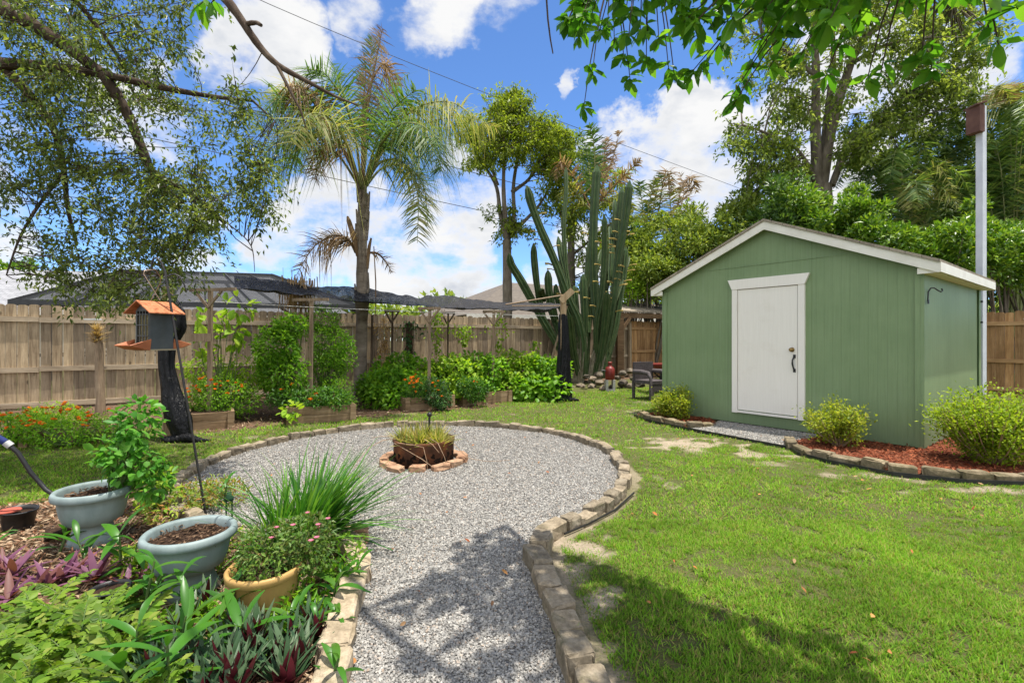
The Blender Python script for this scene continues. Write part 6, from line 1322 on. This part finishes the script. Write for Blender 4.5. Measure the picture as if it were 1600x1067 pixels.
palm('feathery palm with bleached dying fronds above the cactus', 925, 330, 17.0, [(0,[(922,280,.2),(918,235,.5),(905,205,.6)]),(0,[(930,270,-.3),(928,220,-.4),(920,195,-.5)]),(2,[(945,280,0),(960,240,.1),(968,205,.2)]),(2,[(940,270,.3),(945,240,.5),(952,215,.7)]),(2,[(950,300,-.3),(980,270,-.6),(1000,250,-.8)]),(2,[(905,290,-.2),(885,260,-.4),(875,250,-.5),(868,280,-.5)]),(0,[(900,280,.4),(880,240,.7),(868,225,.9)]),(1,[(950,310,.3),(975,300,.5),(990,330,.6)]),(1,[(905,310,-.3),(890,290,-.5),(880,310,-.6)])], M3, .62, 5)
palm('small upright palm with yellow green fronds left of the shed roof', 1012, 395, 18.5, [(0,[(1008,350,0),(1002,310,.1),(1000,285,.2)]),(0,[(1018,340,.2),(1025,300,.3),(1032,272,.4)]),(1,[(1010,350,-.3),(1016,310,-.5),(1025,280,-.6)]),(2,[(1030,330,.1),(1036,280,.2),(1043,262,.3),(1050,300,.3)]),(0,[(1000,370,-.2),(990,350,-.3),(985,380,-.4)]),(1,[(1025,350,.4),(1045,330,.6),(1060,345,.8)])], M3, .8, 6)
palm('palm with one bent dead frond, right of the small upright palm', 1052, 400, 19.5, [(2,[(1055,340,0),(1065,290,.1),(1080,272,.2),(1088,300,.3)]),(1,[(1050,350,-.2),(1046,300,-.3),(1042,270,-.3)]),(0,[(1062,350,.2),(1080,330,.4),(1098,345,.5)]),(2,[(1060,340,.5),(1070,300,.8),(1062,270,.9)]),(0,[(1045,360,.3),(1035,340,.5),(1028,360,.6)])], M3, .7, 7)

# tall oak right, thick grey trunks
T3 = 16.5; base = P(1290, 560, T3); base[2] = 0; t3 = lambda *a: [P(x, y, T3+d) for x, y, d in a]
L_tal = m_leaf('tall_oak_leaf', [(.08,.125,.024), (.14,.21,.04), (.22,.30,.06), (.32,.40,.10), (.10,.165,.03)], .52, .45, .35, .8, .3)
limbs = [([base, *t3((1285,420,0),(1280,290,0))], .42, .36), (t3((1278,290,0),(1273,200,0),(1276,110,.1),(1270,30,.2),(1275,-80,.3)), .18, .08), (t3((1284,290,0),(1300,190,-.1),(1325,110,-.2),(1345,60,-.3),(1400,25,-.4),(1490,5,-.5)), .19, .05), (t3((1282,280,0),(1295,160,.3),(1303,100,.4),(1300,20,.5)), .14, .06), (t3((1300,290,0),(1320,235,.2),(1350,205,.4),(1385,180,.6),(1405,150,.7)), .12, .04), (t3((1350,205,.4),(1370,195,.3),(1390,205,.2)), .05, .02), (t3((1276,290,0),(1262,255,-.3),(1240,225,-.5),(1190,205,-.8),(1160,195,-.9)), .08, .02), (t3((1330,100,-.2),(1380,70,-.6),(1440,60,-1)), .08, .03), (t3((1275,120,.1),(1230,80,.3),(1190,60,.5)), .08, .03)]
cl = np.concatenate([pix_clusters(56, [(1135,190),(1200,190),(1260,230),(1255,290),(1180,280),(1165,330),(1150,300),(1180,240),(1140,220)], 15.3, 17.5, rt), pix_clusters(120, [(1130,60),(1180,-90),(1560,-90),(1560,60),(1520,110),(1470,170),(1400,190),(1330,210),(1240,190),(1190,170),(1140,130)], 14.8, 18.5, rt, [(1360,150,24,16)]), pix_clusters(60, [(1310,180),(1420,160),(1460,220),(1420,260),(1320,270)], 15.3, 18, rt), pix_clusters(46, [(1290,-60),(1480,-60),(1470,90),(1360,90),(1300,60)], 15, 17, rt), pix_clusters(70, [(1390,20),(1560,10),(1545,150),(1480,190),(1400,180)], 15.5, 18.5, rt), pix_clusters(30, [(1200,60),(1270,90),(1265,200),(1215,190)], 15.5, 17.5, rt)])
tree('tall_oak', 'tall oak with thick grey forked trunks behind the shed', base, limbs, cl, .7, 72, .19, .085, (mbark, L_tal), rt, conn=.03)

# the green hedge of shrubs beyond the fence
L_h1 = m_leaf('glossy_leaf', [(.035,.10,.010), (.075,.18,.016), (.15,.28,.028), (.27,.40,.04), (.05,.13,.012)], .32, .38, .45, .9, .35)
L_h2 = m_leaf('dull_leaf', [(.075,.14,.022), (.15,.23,.035), (.24,.32,.055), (.33,.40,.07)], .32, .5, .3, .9, .35)
L_h3 = m_leaf('deep_leaf', [(.03,.08,.016), (.065,.14,.026), (.13,.22,.04)], .28, .4, .4, .9, .35)
def hedge(label, px, top, bot, Y, wpx, mat, n, L, seed, grp='tall shrubs beyond the back fence'):
    r = np.random.default_rng(seed); base = P(px, 560, Y); base[2] = 0; rx = wpx/F*Y*.5; zt = P(px, top, Y)[2]; zb_ = max(.5, P(px, bot, Y)[2]); root = thing('tall_shrub', label, 'shrub', base, group=grp); g = Geo(); gs = Geo()
    cs = []
    for k in range(34):
        d = rdir(1, r)[0]; q = r.uniform(.35, 1); c = np.array([base[0]+d[0]*q*rx, Y+d[1]*q*rx*.8, (zt+zb_)/2+d[2]*q*(zt-zb_)*.5]); cs.append(c); rr = r.uniform(.28, .55)*rx**.5*.75
        leafball(g, c, (rr, rr, rr*.85), n//34, L*1.5, L*.68, r, out=.7, droop=.15, shell=.35, up=.35)
    stems(gs, base, np.array(cs)[:12], .05, .01, r); g.emit('crown', mat, root); gs.emit('trunk', mbark, root)
hedge('dull green shrub just left of the shed roof, over the lean-to', 1020, 395, 470, 16.8, 110, L_h2, 5200, .11, 1)
hedge('olive shrub rising along the left slope of the shed roof', 1085, 345, 470, 16.5, 130, L_h2, 6000, .11, 2)
hedge('taller shrub above the left half of the shed roof', 1150, 315, 450, 16.0, 130, L_h2, 6000, .11, 3)
hedge('dense glossy shrub directly behind the shed ridge', 1215, 275, 430, 14.6, 130, L_h3, 6000, .11, 4)
hedge('bright glossy shrub at the foot of the tall oak', 1290, 270, 430, 13.8, 140, L_h1, 7000, .11, 5)
hedge('bright glossy shrub behind the middle of the right roof slope', 1370, 320, 450, 13.0, 140, L_h1, 7500, .105, 6)
hedge('glossy shrub behind the lower end of the right roof slope', 1455, 350, 460, 12.6, 140, L_h1, 7000, .105, 7)
hedge('bright shrub at the right edge above the brown fence', 1570, 300, 470, 12.6, 150, L_h1, 7500, .105, 8)
hedge('dark shrub mass behind the white pole', 1510, 340, 500, 14.6, 150, L_h3, 6500, .12, 9)
hedge('dark shrub at the far right edge behind the bright one', 1640, 300, 500, 13.6, 150, L_h3, 5000, .12, 10)
hedge('pale yellowish sprouting shrub left of the lean-to roof', 985, 430, 480, 16.8, 60, L_lime, 1400, .10, 12)
hedge('round green tree top far off at the left edge', 8, 400, 470, 30, 90, L_h1, 3600, .22, 13, None)
hedge('bright loose shrub rising behind the lean-to and the shed corner', 1045, 325, 470, 17.8, 130, L_h2, 6500, .12, 21)
hedge('tall loose shrub between the small palms and the shed ridge', 1115, 300, 470, 17.4, 140, L_h2, 6500, .12, 22)
hedge('loose shrub filling the gap behind the cactus', 985, 340, 480, 18.6, 110, L_h2, 5000, .12, 23)
hedge('high leafy shrub behind the shed ridge left of the tall oak', 1190, 255, 430, 17.0, 120, L_h2, 5500, .12, 24)
hedge('dull far shrub between cactus and lean-to', 975, 360, 480, 22, 80, L_h2, 2600, .14, 14)
# clumping bamboo palms on the right
F_bam = m_leaf('bamboo_palm_leaf', [(.04,.10,.024), (.085,.165,.04), (.15,.24,.06), (.22,.30,.08)], .5, .45, .35)
def clump(label, px, top, Y, n, spread, seed, my_=.1, L=.6):
    r = np.random.default_rng(seed); base = P(px, 560, Y); base[2] = 0; root = thing('bamboo_palm', label, 'palm clump', base, group='feathery palm clumps on the right')
    gs = Geo()
    for k in range(n):
        a = r.uniform(0, 6.28); R_ = r.uniform(.2, 1)*spread; zt = P(px, top, Y)[2]*r.uniform(.55, 1.0); d = np.array([math.cos(a), math.sin(a)*.8, 0]); p0 = base+d*.3+np.array([0,0,zt*.45]); p1 = base+d*R_*.4+np.array([0,0,zt*.85]); p2 = base+d*R_*.8+np.array([0,0,zt]); p3 = base+d*R_*1.2+np.array([0,0,zt*.86])
        frond(root, [p0,p1,p2,p3], 120, L, .038, [F_yel, mrach] if r.random() < my_ else [F_bam, mrach], r, droop=.55, fwd=.7, start=.15, r0=.02); gs.tube([base+d*.2, p0], [.04,.03], 6)
    gs.emit('canes', mrach, root)
clump('dark feathery palm clump filling the right edge behind the white pole', 1580, 85, 15.5, 62, 2.3, 3)
clump('feathery palm clump left of the nest box pole', 1490, 140, 16.5, 46, 2.2, 4)
clump('dark green feathery palm clump between the tall oak and the nest box', 1375, 235, 17.5, 30, 2.0, 6)
clump('drooping yellowish feathery palm clump over the shed roof', 1420, 215, 15.6, 24, 1.5, 5, my_=.6, L=.7)
g_ = [F_yel, mrach]; r = np.random.default_rng(9); rt_ = thing('dying_frond_spray', 'bleached yellow palm spray arching above the nest box', 'palm frond', P(1545, 200, 14.0))
for k in range(5): frond(rt_, [P(1535+k*4, 200, 14.0), P(1545+k*6, 150, 14.0+.2*k), P(1562+k*6, 130, 14.0+.3*k), P(1580+k*5, 160, 14+.3*k)], 90, .45, .035, [F_dead if k % 2 else F_yel, mrach], r, droop=.7, fwd=.5)

# ================================================================== neighbouring houses
t = NT('pale_shingles'); c = t.coord('Object'); br = t.n('ShaderNodeTexBrick'); t.l(t.map(c, (1,1,1), rot=(0,0,0)), br.inputs['Vector']); br.inputs['Scale'].default_value = 1.6
for k, v in (('Color1', (.24,.24,.25,1)), ('Color2', (.31,.31,.32,1)), ('Mortar', (.15,.15,.16,1))): br.inputs[k].default_value = v
mrf1 = t.done(t.pbr(t.mix(1.0, br.outputs[0], t.ramp(t.noise(t.map(c,(1,1,6)), 3, 5, .7), [(.3,.8),(.7,1.12)]), 'MULTIPLY'), .9, .1))
mrf2 = m_noise('brown_shingles', (.10,.085,.072), (.18,.155,.13), 5, .95, .1, .5, .01, stretch=(1,1,5), mid=(.14,.12,.10))
mstuc = m_noise('cream_stucco', (.50,.45,.37), (.60,.55,.46), 4, .9, .1, .2)
mglass = NT('window_glass'); mglass = mglass.done(mglass.pbr((.02,.03,.035), .05, .6))
def house(label, c_, w_, d_, rz, ridge, eave, mroof, hip=2.5):
    root = thing('neighbour_house', label, 'house', (c_[0], c_[1], 0), rz); g = Geo(); g.box((0,0,eave/2), (w_, d_, eave)); g.emit('wall', mstuc, root, local=True)
    g = Geo(); a, b = w_/2+.6, d_/2+.6; z = eave-.04; V = [[-a,-b,z],[a,-b,z],[a,b,z],[-a,b,z],[-a+hip,0,ridge],[a-hip,0,ridge]]
    g.add(V, [[0,1,5,4],[2,3,4,5]]); g.add(V, [[1,2,5],[3,0,4]]); g.add(V, [[3,2,1,0]]); g.emit('roof', mroof, root, local=True)
    g = Geo(); 
    for q in ((0,-b-.01,2*a,0), (0,b+.01,2*a,0)): g.box((q[0], q[1], z-.06), (q[2], .03, .18))
    g.emit('fascia', mwhite, root, local=True)
    for x in (-w_*.3, 0, w_*.3):
        g = Geo(); g.box((x, -d_/2-.015, 1.5), (1.3, .03, 1.2)); wn = g.emit('window', mwhite, root, local=True); g = Geo(); g.box((x, -d_/2-.034, 1.5), (1.15, .012, 1.05)); g.emit('pane', mglass, wn, local=True)
house('neighbour house with a pale grey shingle roof beyond the left fence', (-18.5, 25), 19, 10, math.radians(14), 4.75, 2.5, mrf1, 4)
house('neighbour house with a brown shingle roof seen past the cactus', (1.6, 30), 13, 10, math.radians(28), 4.75, 2.5, mrf2, 5)
# pool cage: dark framed screen enclosure
mbron = m_noise('dark_bronze_frame', (.018,.018,.02), (.04,.04,.042), 6, .5, .4, .1)
t = NT('insect_screen'); tp = t.n('ShaderNodeBsdfTransparent'); mxs = t.n('ShaderNodeMixShader'); mxs.inputs[0].default_value = .58; t.l(tp.outputs[0], mxs.inputs[1]); t.l(t.pbr((.03,.032,.036), .7, .2), mxs.inputs[2]); mscr = t.done(mxs.outputs[0])
rzc = math.radians(14); cg = thing('pool_cage', 'dark framed screened pool enclosure rising behind the left fence', 'pool enclosure', (-9.75, 16.6, 0), rzc)
hw, hd, ez, tz, ins = 4.5, 2.6, 2.35, 3.45, 1.9
lo = [(-hw,-hd),(hw,-hd),(hw,hd),(-hw,hd)]; hi = [(-hw+ins,-hd+1.6),(hw-ins-1,-hd+1.6),(hw-ins-1,hd-1.2),(-hw+ins,hd-1.2)]
g = Geo()
for k in range(4):
    a, b = lo[k], lo[(k+1)%4]; c1, d1 = hi[k], hi[(k+1)%4]
    g.bar((*a, ez), (*b, ez), .1, .14); g.bar((*c1, tz), (*d1, tz), .08, .12); g.bar((*a, ez), (*c1, tz), .1, .14)
    n = 6 if k % 2 == 0 else 3
    for j in range(n):
        q = j/n; p0 = np.array(a)*(1-q)+np.array(b)*q; p1 = np.array(c1)*(1-q)+np.array(d1)*q; g.bar((*p0, 0), (*p0, ez-.07), .06, .1); 
        if j: g.bar((*p0, ez), (*p1, tz), .05, .1)
    g.bar((*a, .9), (*b, .9), .05, .06)
g.emit('frame', mbron, cg, local=True)
g = Geo(); V = [(*p, ez+.02) for p in lo]+[(*p, tz+.02) for p in hi]; g.add(V, [[0,1,5,4],[1,2,6,5],[2,3,7,6],[3,0,4,7],[4,5,6,7]]); g.emit('screen', mscr, cg, local=True)

rf = np.random.default_rng(77); g = Geo(); n = 16000; q = rf.uniform(0, 1, n); x = -75 + 150*q; top = 3.6+5.0*fbm(x*.22, x*0+3, 5, 4); p = np.stack([x, 62+rf.uniform(-5, 5, n), rf.uniform(.2, 1, n)**.7*top], -1)
g.leaves(p, rdir(n, rf), rdir(n, rf)*.6+np.array([0,0,1]), .9, .5); tag(g.emit('treeline', L_h2, origin=(0, 62, 0)), kind='stuff')
# ================================================================== overhead wires
mcab = m_noise('black_cable', (.02,.02,.022), (.04,.04,.042), 10, .6, .3, 0)
def cable(pts, label, r=.016):
    c = smooth_path(pts, 14); wire('power_line', c, r, mcab, label, 'cable', 'overhead cables')
cable([P(330,-35,17), P(400,0,18), P(560,67,20), P(770,152,23), P(960,222,27), P(1165,297,33), P(1260,335,36)], 'thin overhead cable crossing high from the top edge down to the shrubs', .013)
cable([P(-100,150,17), P(60,182,18), P(225,212,20), P(380,248,21.5), P(463,267,22.5), P(673,312,25), P(775,335,26.5), P(910,362,29)], 'lower overhead cable passing just behind the queen palm crown', .018)
cable([P(300,150,18), P(500,205,20), P(691,257,22), P(796,286,24), P(914,313,26), P(1010,338,28), P(1120,362,31)], 'middle overhead cable running behind the tree and cactus tops', .018)
